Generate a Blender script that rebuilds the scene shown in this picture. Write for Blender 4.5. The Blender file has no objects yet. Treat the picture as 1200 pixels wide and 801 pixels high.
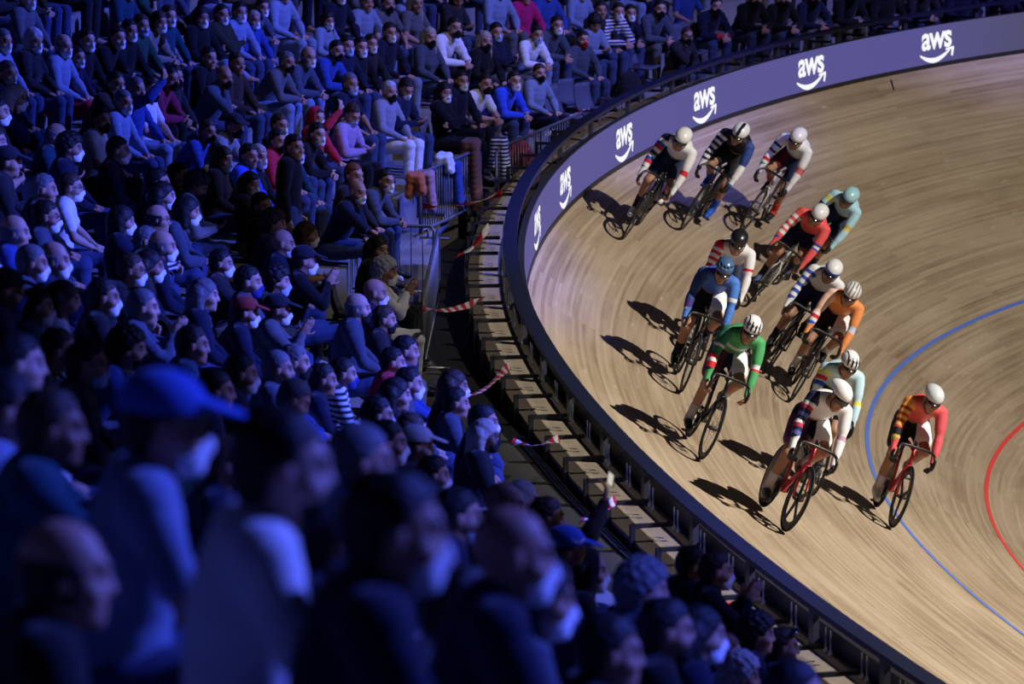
import bpy, bmesh, math, random
import numpy as np
from mathutils import Vector, Matrix

random.seed(7)
RNG = np.random.default_rng(11)
scene = bpy.context.scene
COL = scene.collection

# ------------------------------------------------------------------ helpers
def tag(o, label=None, cat=None, group=None, kind=None):
    if label: o['label'] = label
    if cat: o['category'] = cat
    if group: o['group'] = group
    if kind: o['kind'] = kind
    return o

def mesh_np(name, V, F, smooth=True):
    """V (n,3) array, F list of (m,k) int arrays (all faces of one array have k corners)"""
    me = bpy.data.meshes.new(name)
    V = np.asarray(V, dtype=np.float32)
    if isinstance(F, np.ndarray): F = [F]
    F = [np.asarray(f, dtype=np.int32) for f in F if len(f)]
    me.vertices.add(len(V)); me.vertices.foreach_set('co', V.ravel())
    tot = np.concatenate([np.full(len(f), f.shape[1], np.int32) for f in F])
    me.loops.add(int(tot.sum())); me.loops.foreach_set('vertex_index', np.concatenate([f.ravel() for f in F]))
    me.polygons.add(len(tot))
    st = np.zeros(len(tot), np.int32); st[1:] = np.cumsum(tot)[:-1]
    me.polygons.foreach_set('loop_start', st); me.polygons.foreach_set('loop_total', tot)
    me.update(calc_edges=True); me.validate()
    me.polygons.foreach_set('use_smooth', np.full(len(me.polygons), smooth))
    return me

def link(name, me, mat=None, parent=None, color=None, mtx=None):
    o = bpy.data.objects.new(name, me); COL.objects.link(o)
    if mat is not None and me is not None and len(me.materials) == 0: me.materials.append(mat)
    if parent is not None: o.parent = parent
    if color is not None: o.color = (*color[:3], 1)
    if mtx is not None: o.matrix_local = mtx
    return o

def empty(name, loc=(0, 0, 0), mtx=None):
    o = bpy.data.objects.new(name, None); COL.objects.link(o)
    o.empty_display_size = .1
    o.location = loc
    if mtx is not None: o.matrix_world = mtx
    return o

class MB:
    """collects boxes / tubes / quads of one part into one mesh"""
    def __init__(s): s.v = []; s.f = {}; s.n = 0
    def add(s, V, faces):
        V = np.asarray(V, float)
        for f in faces: s.f.setdefault(len(f), []).append([i + s.n for i in f])
        s.v.append(V); s.n += len(V)
    def box(s, c, size, R=None, bev=0):
        x, y, z = [k / 2 for k in size]
        P = np.array([(a * x, b * y, d * z) for a in (-1, 1) for b in (-1, 1) for d in (-1, 1)], float)
        if R is not None: P = P @ np.asarray(R).T
        s.add(P + np.asarray(c, float), [(0, 1, 3, 2), (4, 6, 7, 5), (0, 4, 5, 1), (2, 3, 7, 6), (0, 2, 6, 4), (1, 5, 7, 3)])
    def tube(s, pts, r, n=8, rz=None, caps=True, up=None):
        pts = [np.asarray(p, float) for p in pts]; m = len(pts)
        rs = r if hasattr(r, '__len__') else [r] * m
        rzs = (rz if hasattr(rz, '__len__') else [rz] * m) if rz is not None else rs
        V = []; prev = None
        for i, p in enumerate(pts):
            t = pts[min(i + 1, m - 1)] - pts[max(i - 1, 0)]; t = t / (np.linalg.norm(t) + 1e-12)
            if prev is None:
                a = np.array([0, 0, 1.]) if up is None else np.asarray(up, float)
                if abs(a @ t) > .95: a = np.array([1., 0, 0])
            else: a = prev
            a = a - t * (a @ t); a /= np.linalg.norm(a); b = np.cross(t, a); prev = a
            for k in range(n):
                w = 2 * math.pi * k / n
                V.append(p + b * rs[i] * math.cos(w) + a * rzs[i] * math.sin(w))
        fs = []
        for i in range(m - 1):
            for k in range(n):
                k2 = (k + 1) % n
                fs.append((i * n + k, i * n + k2, (i + 1) * n + k2, (i + 1) * n + k))
        if caps:
            fs.append(tuple(range(n))[::-1]); fs.append(tuple((m - 1) * n + k for k in range(n)))
        s.add(V, fs)
    def torus(s, c, R, r, axis=0, n=40, m=8, rr=None):
        """ring round the given axis; rr = radial half-depth (r = axial half-width)"""
        rr = rr or r; V = []
        for i in range(n):
            a = 2 * math.pi * i / n
            for k in range(m):
                b = 2 * math.pi * k / m
                q = R + rr * math.cos(b)
                p = [r * math.sin(b), q * math.cos(a), q * math.sin(a)]
                V.append(p)
        V = np.array(V)
        if axis == 2: V = V[:, [1, 2, 0]]
        fs = [(i * m + k, i * m + (k + 1) % m, ((i + 1) % n) * m + (k + 1) % m, ((i + 1) % n) * m + k) for i in range(n) for k in range(m)]
        s.add(V + np.asarray(c, float), fs)
    def mesh(s, name, smooth=False):
        V = np.concatenate(s.v)
        return mesh_np(name, V, [np.array(f, np.int32) for f in s.f.values()], smooth)
    def build(s, name, mat, parent=None, smooth=False, color=None, mtx=None):
        me = s.mesh(name, smooth)
        # consistent outward normals
        bm = bmesh.new(); bm.from_mesh(me); bmesh.ops.recalc_face_normals(bm, faces=bm.faces); bm.to_mesh(me); bm.free()
        return link(name, me, mat, parent, color, mtx)

# ------------------------------------------------------------------ materials
def nodes(name):
    m = bpy.data.materials.new(name); m.use_nodes = True
    nt = m.node_tree; b = nt.nodes['Principled BSDF']
    return m, nt, b
def N(nt, t, **kw):
    n = nt.nodes.new(t)
    for k, v in kw.items():
        if k in n.inputs: n.inputs[k].default_value = v
        else: setattr(n, k, v)
    return n
def L(nt, a, b): nt.links.new(a, b)

def object_colour_mat(name, rough=.8, var=.25, scale=12., bump=.0, metallic=0., spec=.3, sheen=0.):
    m, nt, b = nodes(name)
    oi = N(nt, 'ShaderNodeObjectInfo'); tc = N(nt, 'ShaderNodeTexCoord')
    no = N(nt, 'ShaderNodeTexNoise', Scale=scale, Detail=4.)
    L(nt, tc.outputs['Object'], no.inputs['Vector'])
    mr = N(nt, 'ShaderNodeMapRange'); mr.inputs['To Min'].default_value = 1 - var; mr.inputs['To Max'].default_value = 1 + var
    L(nt, no.outputs['Fac'], mr.inputs['Value'])
    mx = N(nt, 'ShaderNodeVectorMath', operation='SCALE')
    L(nt, oi.outputs['Color'], mx.inputs[0]); L(nt, mr.outputs['Result'], mx.inputs['Scale'])
    L(nt, mx.outputs[0], b.inputs['Base Color'])
    b.inputs['Roughness'].default_value = rough; b.inputs['Metallic'].default_value = metallic
    b.inputs['Specular IOR Level'].default_value = spec
    if sheen: b.inputs['Sheen Weight'].default_value = sheen
    if bump:
        bp = N(nt, 'ShaderNodeBump', Strength=bump, Distance=.02); L(nt, no.outputs['Fac'], bp.inputs['Height']); L(nt, bp.outputs[0], b.inputs['Normal'])
    return m

def plain(name, col, rough=.6, metallic=0., var=.15, scale=6., spec=.4):
    m, nt, b = nodes(name)
    tc = N(nt, 'ShaderNodeTexCoord'); no = N(nt, 'ShaderNodeTexNoise', Scale=scale, Detail=5.)
    L(nt, tc.outputs['Object'], no.inputs['Vector'])
    cr = N(nt, 'ShaderNodeValToRGB')
    cr.color_ramp.elements[0].color = (*[c * (1 - var) for c in col], 1); cr.color_ramp.elements[1].color = (*[min(1, c * (1 + var)) for c in col], 1)
    L(nt, no.outputs['Fac'], cr.inputs['Fac']); L(nt, cr.outputs['Color'], b.inputs['Base Color'])
    b.inputs['Roughness'].default_value = rough; b.inputs['Metallic'].default_value = metallic
    b.inputs['Specular IOR Level'].default_value = spec
    return m

M = {}
M['skin'] = object_colour_mat('skin', .55, .1, 9., spec=.35)
nt = M['skin'].node_tree; b = nt.nodes['Principled BSDF']; src = b.inputs['Base Color'].links[0].from_socket
at = N(nt, 'ShaderNodeAttribute', attribute_name='Tint'); mu = N(nt, 'ShaderNodeVectorMath', operation='MULTIPLY'); L(nt, src, mu.inputs[0]); L(nt, at.outputs['Color'], mu.inputs[1]); L(nt, mu.outputs[0], b.inputs['Base Color'])
M['cloth'] = object_colour_mat('woven_cloth', .9, .3, 7., bump=.25, spec=.15, sheen=.1)
M['hair'] = object_colour_mat('hair', .6, .4, 40., bump=.4, spec=.3)
M['mask'] = object_colour_mat('mask_paper', .85, .06, 20., spec=.2)
M['leather'] = object_colour_mat('shoe_leather', .5, .2, 15.)
M['shell'] = object_colour_mat('gloss_shell', .28, .05, 4., spec=.5)
M['paint'] = object_colour_mat('bike_paint', .3, .05, 4., spec=.5)
M['carbon'] = plain('carbon', (.012, .012, .013), .38)
M['rubber'] = plain('rubber', (.012, .012, .012), .7)
M['steel'] = plain('brushed_steel', (.45, .45, .47), .3, 1.)
M['visor'] = plain('tinted_visor', (.02, .022, .025), .12, 0, spec=.8)
M['black_metal'] = plain('black_painted_steel', (.018, .018, .02), .45)
M['grey_metal'] = plain('grey_painted_steel', (.045, .045, .055), .45)
M['rail'] = plain('rail_cap', (.010, .013, .038), .4, scale=3.)
M['galv'] = plain('galvanised_bars', (.14, .145, .16), .5, .3)
M['plastic'] = object_colour_mat('seat_plastic', .5, .08, 5.)

def vcol_mat(name, rough=.6):
    m, nt, b = nodes(name)
    a = N(nt, 'ShaderNodeAttribute', attribute_name='Col')
    L(nt, a.outputs['Color'], b.inputs['Base Color']); b.inputs['Roughness'].default_value = rough
    b.inputs['Specular IOR Level'].default_value = .25
    return m
M['suit'] = vcol_mat('printed_lycra')

def stripe_mat(name, c1, c2, freq, duty=.5):
    m, nt, b = nodes(name)
    tc = N(nt, 'ShaderNodeTexCoord'); sx = N(nt, 'ShaderNodeSeparateXYZ'); L(nt, tc.outputs['Object'], sx.inputs[0])
    mu = N(nt, 'ShaderNodeMath', operation='MULTIPLY'); mu.inputs[1].default_value = freq; L(nt, sx.outputs['Z'], mu.inputs[0])
    fr = N(nt, 'ShaderNodeMath', operation='FRACT'); L(nt, mu.outputs[0], fr.inputs[0])
    gt = N(nt, 'ShaderNodeMath', operation='GREATER_THAN'); gt.inputs[1].default_value = duty; L(nt, fr.outputs[0], gt.inputs[0])
    mx = N(nt, 'ShaderNodeMix', data_type='RGBA'); L(nt, gt.outputs[0], mx.inputs['Factor'])
    mx.inputs['A'].default_value = (*c1, 1); mx.inputs['B'].default_value = (*c2, 1)
    L(nt, mx.outputs['Result'], b.inputs['Base Color']); b.inputs['Roughness'].default_value = .9
    return m
M['striped'] = stripe_mat('navy_white_stripes', (.01, .012, .03), (.62, .62, .66), 22)
M['tape'] = None

def concrete(name, col):
    m, nt, b = nodes(name)
    tc = N(nt, 'ShaderNodeTexCoord'); n1 = N(nt, 'ShaderNodeTexNoise', Scale=1.7, Detail=8.); n2 = N(nt, 'ShaderNodeTexNoise', Scale=30., Detail=3.)
    L(nt, tc.outputs['Object'], n1.inputs['Vector']); L(nt, tc.outputs['Object'], n2.inputs['Vector'])
    ad = N(nt, 'ShaderNodeMath', operation='MULTIPLY_ADD'); L(nt, n2.outputs['Fac'], ad.inputs[0]); ad.inputs[1].default_value = .35; L(nt, n1.outputs['Fac'], ad.inputs[2])
    cr = N(nt, 'ShaderNodeValToRGB'); cr.color_ramp.elements[0].position = .4; cr.color_ramp.elements[1].position = .95
    cr.color_ramp.elements[0].color = (*[c * .65 for c in col], 1); cr.color_ramp.elements[1].color = (*[c * 1.25 for c in col], 1)
    L(nt, ad.outputs[0], cr.inputs['Fac']); L(nt, cr.outputs['Color'], b.inputs['Base Color'])
    bp = N(nt, 'ShaderNodeBump', Strength=.15, Distance=.02); L(nt, ad.outputs[0], bp.inputs['Height']); L(nt, bp.outputs[0], b.inputs['Normal'])
    b.inputs['Roughness'].default_value = .85
    return m
M['concrete'] = concrete('concrete', (.22, .21, .19))
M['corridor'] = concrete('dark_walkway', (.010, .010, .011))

# ------------------------------------------------------------------ velodrome centre line
AX, AY, APHI, RM, THM, THN, TW, PW, FL, SH = 16.66364, 64.34541, 110.8672, 15.11269, 43.1608, 12.2140, 6.828266, .920166, .268, -3.0414
HL, HR, RO, RW = .608, .802, .076, .151
S = np.linspace(-58, 110, 4201)
def _w(u):
    u = np.sign(u) * np.maximum(np.abs(u) - FL, 0)
    return np.cos(np.clip(u / (2 * RM), -np.pi / 2, np.pi / 2)) ** 2
_k = _w(S) / RM; _ds = S[1] - S[0]
_a = np.cumsum(_k) * _ds; _i0 = int(np.abs(S).argmin()); _a -= _a[_i0]
_phi = math.radians(APHI) + _a
NX, NY = np.cos(_phi), np.sin(_phi)
PX = np.cumsum(-NY) * _ds; PX = PX - PX[_i0] + AX
PY = np.cumsum(NX) * _ds; PY = PY - PY[_i0] + AY
TH = np.radians(THN + (THM - THN) * np.clip(_w(S - SH), 0, 1) ** PW)
def frame(s):
    """inner-edge point, outward normal, bank angle"""
    f = lambda A: float(np.interp(s, S, A))
    n = np.array([f(NX), f(NY)]); n /= np.linalg.norm(n)
    return np.array([f(PX), f(PY)]), n, f(TH)
def on_track(s, d, up=0.):
    """d = distance up the banking from the inner edge, up = along surface normal"""
    P, n, t = frame(s)
    r = d * math.cos(t) - up * math.sin(t); z = d * math.sin(t) + up * math.cos(t)
    return np.array([P[0] + n[0] * r, P[1] + n[1] * r, z])
def outside(s, o, z):
    """o = horizontal distance outside the upper edge, z above that edge"""
    P, n, t = frame(s)
    r = TW * math.cos(t) + o
    return np.array([P[0] + n[0] * r, P[1] + n[1] * r, TW * math.sin(t) + z])
EDGE = np.stack([PX + NX * TW * np.cos(TH), PY + NY * TW * np.cos(TH)], 1)
def s_o(x, y):
    d = EDGE - np.array([x, y]); k = int((d ** 2).sum(1).argmin())
    return float(S[k]), float(-(d[k, 0] * NX[k] + d[k, 1] * NY[k]))

# ------------------------------------------------------------------ camera
FPX, CAMZ = 5070.354, 9.38623
p_, r_ = math.radians(8.17215), math.radians(-.2265)
FW = np.array([0, math.cos(p_), -math.sin(p_)]); RT0 = np.array([1., 0, 0]); UP0 = np.cross(RT0, FW)
RT = RT0 * math.cos(r_) + UP0 * math.sin(r_); UP = UP0 * math.cos(r_) - RT0 * math.sin(r_)
CAM = np.array([0, 0, CAMZ])
cd = bpy.data.cameras.new('camera'); cam = bpy.data.objects.new('camera', cd); COL.objects.link(cam)
cam.matrix_world = Matrix(((RT[0], UP[0], -FW[0], 0), (RT[1], UP[1], -FW[1], 0), (RT[2], UP[2], -FW[2], CAMZ), (0, 0, 0, 1)))
cd.sensor_width = 36; cd.lens = FPX * 36 / 1200; cd.clip_start = .5; cd.clip_end = 400
cd.dof.use_dof = True; cd.dof.focus_distance = 43; cd.dof.aperture_fstop = 3.4
scene.camera = cam
def ray(px, py): return FW + RT * (px - 600) / FPX - UP * (py - 400.5) / FPX
def proj(p):
    d = np.asarray(p) - CAM; z = d @ FW
    return 600 + FPX * (d @ RT) / z, 400.5 - FPX * (d @ UP) / z, z
def hit_track(px, py):
    d = ray(px, py)
    for t in np.arange(20, 80, .02):
        p = CAM + d * t
        k = int(((PX - p[0]) ** 2 + (PY - p[1]) ** 2).argmin())
        o = (p[0] - PX[k]) * NX[k] + (p[1] - PY[k]) * NY[k]
        if o < -2 or o > TW * math.cos(TH[k]) + .4: continue
        if p[2] < o * math.tan(TH[k]): return float(S[k]), o / math.cos(TH[k])
    return None
# floor height of the stands: slope zf(s,o)
def base(s): return float(np.interp(s, [-12, 0, 8, 15, 21, 28, 34, 41, 60, 110], [4.75, 4.45, 4.15, 3.85, 3.6, 3.25, 2.7, 2.35, 2.35, 2.35]))
def of(s): return float(np.interp(s, [8, 17, 24, 30, 110], [1.35, 1.4, 2.0, 2.1, 2.1]))
SLOPE, PITCH = .45, .85
def zf(s, o): return base(s) + SLOPE * max(o - of(s), 0)
def corridor_z(s): return base(s) - .38

# ------------------------------------------------------------------ track, fence, stands
def sweep(name, prof, s0, s1, ds, mat, fn=outside, closed=True, parent=None, uv=False, smooth=False):
    ss = np.arange(s0, s1 + 1e-6, ds); V = []
    for s in ss:
        pr = prof(s) if callable(prof) else prof
        for a, b in pr: V.append(fn(s, a, b))
    m = len(V) // len(ss); F = []
    for i in range(len(ss) - 1):
        for k in range(m if closed else m - 1):
            k2 = (k + 1) % m
            F.append((i * m + k, i * m + k2, (i + 1) * m + k2, (i + 1) * m + k))
    Fs = [np.array(F)]
    if closed: Fs.append(np.array([list(range(m))[::-1], [(len(ss) - 1) * m + k for k in range(m)]]))
    me = mesh_np(name, np.array(V), Fs, smooth)
    if closed:
        bm = bmesh.new(); bm.from_mesh(me); bmesh.ops.recalc_face_normals(bm, faces=bm.faces); bm.to_mesh(me); bm.free()
    if uv:
        pr = prof(ss[0]) if callable(prof) else prof
        u = me.uv_layers.new(name='UVMap'); li = np.empty(len(me.loops), np.int32); me.loops.foreach_get('vertex_index', li)
        uvs = np.array([(s, a) for s in ss for a, b in pr], np.float32)
        u.data.foreach_set('uv', uvs[li].ravel())
    return link(name, me, mat, parent)

def track_mat():
    m, nt, b = nodes('siberian_pine_boards')
    uv = N(nt, 'ShaderNodeUVMap', uv_map='UVMap')
    def mapped(sx, sy):
        mp = N(nt, 'ShaderNodeMapping'); mp.inputs['Scale'].default_value = (sx, sy, 1); L(nt, uv.outputs[0], mp.inputs['Vector']); return mp.outputs[0]
    br = N(nt, 'ShaderNodeTexBrick'); br.offset = .37; br.offset_frequency = 3
    br.inputs['Color1'].default_value = (.0, .0, .0, 1); br.inputs['Color2'].default_value = (1, 1, 1, 1); br.inputs['Mortar'].default_value = (.35, .35, .35, 1)
    br.inputs['Scale'].default_value = 1; br.inputs['Mortar Size'].default_value = .0015; br.inputs['Brick Width'].default_value = 3.1; br.inputs['Row Height'].default_value = .042
    L(nt, uv.outputs[0], br.inputs['Vector'])
    grain = N(nt, 'ShaderNodeTexNoise', Scale=1., Detail=6., Roughness=.65); L(nt, mapped(.9, 38), grain.inputs['Vector'])
    blot = N(nt, 'ShaderNodeTexNoise', Scale=1., Detail=5., Roughness=.6); L(nt, mapped(.35, 1.3), blot.inputs['Vector'])
    scuf = N(nt, 'ShaderNodeTexNoise', Scale=1., Detail=3.); L(nt, mapped(2.6, 14), scuf.inputs['Vector'])
    # value = .35*plank + .4*grain + .5*blotch
    a1 = N(nt, 'ShaderNodeMath', operation='MULTIPLY_ADD'); L(nt, br.outputs['Color'], a1.inputs[0]); a1.inputs[1].default_value = .16; a1.inputs[2].default_value = 0
    a2 = N(nt, 'ShaderNodeMath', operation='MULTIPLY_ADD'); L(nt, grain.outputs['Fac'], a2.inputs[0]); a2.inputs[1].default_value = .34; L(nt, a1.outputs[0], a2.inputs[2])
    a3 = N(nt, 'ShaderNodeMath', operation='MULTIPLY_ADD'); L(nt, blot.outputs['Fac'], a3.inputs[0]); a3.inputs[1].default_value = .5; L(nt, a2.outputs[0], a3.inputs[2])
    cr = N(nt, 'ShaderNodeValToRGB'); e = cr.color_ramp.elements
    e[0].position = .30; e[0].color = (.19, .13, .08, 1); e[1].position = .70; e[1].color = (.50, .40, .285, 1)
    x = cr.color_ramp.elements.new(.48); x.color = (.36, .275, .185, 1)
    L(nt, a3.outputs[0], cr.inputs['Fac'])
    # pale scuffs
    r2 = N(nt, 'ShaderNodeValToRGB'); r2.color_ramp.elements[0].position = .66; r2.color_ramp.elements[0].color = (0, 0, 0, 1); r2.color_ramp.elements[1].position = .78; r2.color_ramp.elements[1].color = (.6, .6, .6, 1)
    L(nt, scuf.outputs['Fac'], r2.inputs['Fac'])
    mx = N(nt, 'ShaderNodeMix', data_type='RGBA'); L(nt, r2.outputs['Color'], mx.inputs['Factor']); L(nt, cr.outputs['Color'], mx.inputs['A']); mx.inputs['B'].default_value = (.64, .56, .42, 1)
    L(nt, mx.outputs['Result'], b.inputs['Base Color'])
    bp = N(nt, 'ShaderNodeBump', Strength=.12, Distance=.01); L(nt, a2.outputs[0], bp.inputs['Height']); L(nt, bp.outputs[0], b.inputs['Normal'])
    b.inputs['Roughness'].default_value = .52; b.inputs['Specular IOR Level'].default_value = .25
    return m
M['track'] = track_mat()
ds_ = [i * TW / 24 for i in range(25)]
tag(sweep('floor_track', [(-1.6, 0.)] + [(d, 0.) for d in ds_], -30, 80, .5, M['track'],
          fn=lambda s, d, z: on_track(s, d) if d >= 0 else np.array([*(frame(s)[0] + frame(s)[1] * d), 0.]), closed=False, uv=True, smooth=True), kind='structure')
inf_ = MB(); inf_.box((24, 52, -.08), (60, 90, .1)); tag(inf_.build('floor_infield', plain('infield_floor', (.05, .07, .14), .6)), kind='structure')
M['blue_line'] = plain('blue_line_paint', (.10, .19, .62), .5, var=.08)
M['red_line'] = plain('red_line_paint', (.72, .06, .06), .5, var=.08)
M['black_line'] = plain('black_line_paint', (.02, .02, .02), .5)
for nm, d, mt, w in (('trim_blue_line', 2.5, 'blue_line', .027), ('trim_red_line', .9, 'red_line', .027), ('trim_black_line', .2, 'black_line', .025)):
    tag(sweep(nm, [(d - w, .001), (d - w, .004), (d + w, .004), (d + w, .001)], -28, 78, .5, M[mt], fn=on_track), kind='structure')

# LED board running round the top edge
def led_mat():
    m, nt, b = nodes('led_screen')
    uv = N(nt, 'ShaderNodeUVMap', uv_map='UVMap'); sx = N(nt, 'ShaderNodeSeparateXYZ'); L(nt, uv.outputs[0], sx.inputs[0])
    cr = N(nt, 'ShaderNodeValToRGB'); e = cr.color_ramp.elements
    mr = N(nt, 'ShaderNodeMapRange'); mr.inputs['From Min'].default_value = 4; mr.inputs['From Max'].default_value = 26; L(nt, sx.outputs['X'], mr.inputs['Value'])
    e[0].position = 0; e[0].color = (.085, .08, .125, 1); e[1].position = 1; e[1].color = (.13, .115, .30, 1)
    for p, c in ((.10, (.085, .08, .155)), (.2, (.10, .09, .29)), (.5, (.112, .10, .31))):
        x = e.new(p); x.color = (*c, 1)
    L(nt, mr.outputs['Result'], cr.inputs['Fac'])
    mu = N(nt, 'ShaderNodeMath', operation='MULTIPLY'); mu.inputs[1].default_value = 26; L(nt, sx.outputs['Y'], mu.inputs[0])
    fr = N(nt, 'ShaderNodeMath', operation='FRACT'); L(nt, mu.outputs[0], fr.inputs[0])
    rr = N(nt, 'ShaderNodeMapRange'); rr.inputs['To Min'].default_value = .88; rr.inputs['To Max'].default_value = 1.08; L(nt, fr.outputs[0], rr.inputs['Value'])
    em = N(nt, 'ShaderNodeEmission'); L(nt, cr.outputs['Color'], em.inputs['Color']); L(nt, rr.outputs['Result'], em.inputs['Strength'])
    L(nt, em.outputs[0], nt.nodes['Material Output'].inputs['Surface'])
    return m
M['led'] = led_mat()
m, nt, b = nodes('led_white'); b.inputs['Base Color'].default_value = (0, 0, 0, 1); b.inputs['Emission Color'].default_value = (.95, .95, 1, 1); b.inputs['Emission Strength'].default_value = 1.0; M['led_white'] = m
board = empty('led_board', tuple(outside(15, 0, 0)))
bpy.context.view_layer.update()
inv = board.matrix_world.inverted()
def under(o, p):
    o.parent = p; o.matrix_parent_inverse = p.matrix_world.inverted(); return o
tag(board, 'long curved purple LED advertising board round the top of the wooden banking', 'LED board')
under(sweep('cabinet', [(.004, .06), (.004, HL), (.004, HL + .006), (.074, HL + .006), (.075, .0), (.004, .0)], -26, 70, .35, M['black_metal']), board)
scr = under(sweep('screen', [(-.001, .06), (-.001, HL)], -26, 70, .35, M['led'], closed=False), board)
me = scr.data; u = me.uv_layers.new(name='UVMap'); nS = len(me.vertices) // 2
li = np.empty(len(me.loops), np.int32); me.loops.foreach_get('vertex_index', li)
ss = -26 + .35 * (np.arange(len(me.vertices)) // 2); vv = .06 + (HL - .06) * (np.arange(len(me.vertices)) % 2)
u.data.foreach_set('uv', np.stack([ss, vv], 1)[li].astype(np.float32).ravel())
under(sweep('kick_strip', [(-.012, .002), (-.012, .055), (.003, .06), (.003, .002)], -26, 70, .35, M['black_metal']), board)

def logo_mesh():
    """letters a w s over a smile-shaped arrow, flat in x (m) / z (m)"""
    cu = bpy.data.curves.new('letters', 'FONT'); cu.body = 'aws'; cu.size = .46; cu.offset = .012; cu.space_character = .93; cu.align_x = 'CENTER'
    ob = bpy.data.objects.new('letters', cu); COL.objects.link(ob)
    dg = bpy.context.evaluated_depsgraph_get(); me = ob.evaluated_get(dg).to_mesh()
    V = [tuple(v.co) for v in me.vertices]; F = [tuple(p.vertices) for p in me.polygons]
    ob.evaluated_get(dg).to_mesh_clear(); bpy.data.objects.remove(ob)
    xs = [v[0] for v in V]; zs = [v[1] for v in V]; w = max(xs) - min(xs); h = max(zs) - min(zs); cx = (max(xs) + min(xs)) / 2
    V = [((v[0] - cx) * .56 / w, .262 + (v[1] - min(zs)) * .25 / h) for v in V]
    n0 = len(V); m = 28
    for i in range(m + 1):                      # smile
        q = i / m; x = -.31 + .575 * q; z = .215 - .125 * math.sin(math.pi * (q * .94 + .02)) ** .9 + .05 * q
        th = .016 + .032 * math.sin(math.pi * q) ** .8
        V += [(x, z - th), (x, z + th * .55)]
    for i in range(m): F.append((n0 + 2 * i, n0 + 2 * i + 2, n0 + 2 * i + 3, n0 + 2 * i + 1))
    k = len(V); V += [(.165, .222), (.172, .252), (.315, .268), (.325, .238), (.278, .228), (.268, .135), (.302, .125), (.325, .238)]
    F += [(k, k + 4, k + 2, k + 1), (k + 5, k + 6, k + 3, k + 4), (k + 4, k + 3, k + 2)]
    return V, F
LV, LF = logo_mesh()
def hit_board(px, py):
    d = ray(px, py)
    for t in np.arange(38, 75, .02):
        p = CAM + d * t; s, o = s_o(p[0], p[1])
        if o > 0 and p[1] > 40: return s
    return None
for px, py in ((629, 268), (662, 217), (731, 166), (825, 121), (949, 84), (1097, 52)):
    s0 = None
    d = ray(px, py); prev = None
    for t in np.arange(40, 75, .02):
        p = CAM + d * t
        s_, o_ = s_o(p[0], p[1])
        ez = TW * math.sin(frame(s_)[2])
        if prev is not None and prev < 0 <= o_ and p[2] - ez < .75: s0 = s_; break
        prev = o_
    if s0 is None: continue
    V = [outside(s0 - x, -.006, z) for x, z in LV]
    me = bpy.data.meshes.new('logo'); me.from_pydata([tuple(v) for v in V], [], [f for f in LF]); me.update()
    lo = link('logo', me, M['led_white']); under(lo, board); under(lo, scr)

# hand rail on posts
rail = empty('guard_rail', tuple(outside(20, .15, 0))); bpy.context.view_layer.update()
tag(rail, 'black guard rail with flat cap following the outer edge of the track', 'rail')
under(sweep('rail_cap', [(RO, HR - .045), (RO, HR), (RO + RW, HR), (RO + RW, HR - .045)], -26, 70, .35, M['rail']), rail)
def basis(s):
    P, n, t = frame(s); return np.array([[n[0], -n[1], 0], [n[1], n[0], 0], [0, 0, 1.]])   # columns: outward, along, up
i = 0
for s in np.arange(4.5, 44, 1.3):
    mb = MB(); mb.box(outside(s, .185, HR / 2 - .02), (.05, .09, HR - .06), basis(s))
    under(mb.build('post', M['grey_metal']), rail)
for s in np.arange(5.1, 44, .66):
    for q in (-.045, .045):
        mb = MB(); c = outside(s + q, .242, .655); mb.tube([c - np.array([0, 0, .10]), c + np.array([0, 0, .07])], .007, 6)
        mb.tube([c - np.array([0, 0, .12]), c - np.array([0, 0, .092])], .014, 8)
        under(mb.build('tie_rod', M['steel']), rail)
# shelf of boards outside the fence, brackets over it
M['shelf'] = plain('grey_brown_boards', (.20, .165, .12), .7, var=.3, scale=4.)
tag(sweep('trim_shelf', [(.10, .43), (.10, .46), (.60, .46), (.60, .43)], 3, 46, .35, M['shelf']), kind='structure')
tag(sweep('wall_track_skirt', lambda s: [(.575, .425), (.59, .425), (.59, corridor_z(s) - TW * math.sin(frame(s)[2]) - .3), (.575, corridor_z(s) - TW * math.sin(frame(s)[2]) - .3)], 3, 46, .35, M['black_metal']), kind='structure')
for s in np.arange(5.1, 44, .66):
    P, n, t = frame(s)
    ez = TW * math.sin(t); mb = MB(); R = basis(s)
    mb.box(outside(s, .452, .595), (.345, .045, .035), R)
    lowz = max(corridor_z(s) - ez, -1.6)
    mb.box(outside(s, .622, (.6125 + lowz) / 2), (.04, .045, .6125 - lowz), R)
    o = mb.build('support_bracket', M['black_metal'])
    tag(o, 'black steel support bracket bridging the board shelf behind the guard rail', 'bracket', 'brackets along the back of the guard rail')

# corridor and terraces
tag(sweep('floor_corridor', lambda s: [(.5, corridor_z(s) - TW * math.sin(frame(s)[2])), (of(s) - .3, corridor_z(s) - TW * math.sin(frame(s)[2]))], -10, 75, .6, M['corridor'], closed=False), kind='structure')
NROWS = 20
def terr(s):
    ez = TW * math.sin(frame(s)[2]); out = [(of(s) - .35, corridor_z(s) - ez), (of(s) - .35, base(s) - ez)]
    for k in range(NROWS):
        o0 = of(s) - .10 + PITCH * k; z0 = base(s) + SLOPE * PITCH * k
        out += [(o0, z0 - ez), (o0, z0 + .36 - ez)]
    return out
tag(sweep('floor_terrace', terr, -6, 75, .7, M['concrete'], closed=False), kind='structure')

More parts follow.
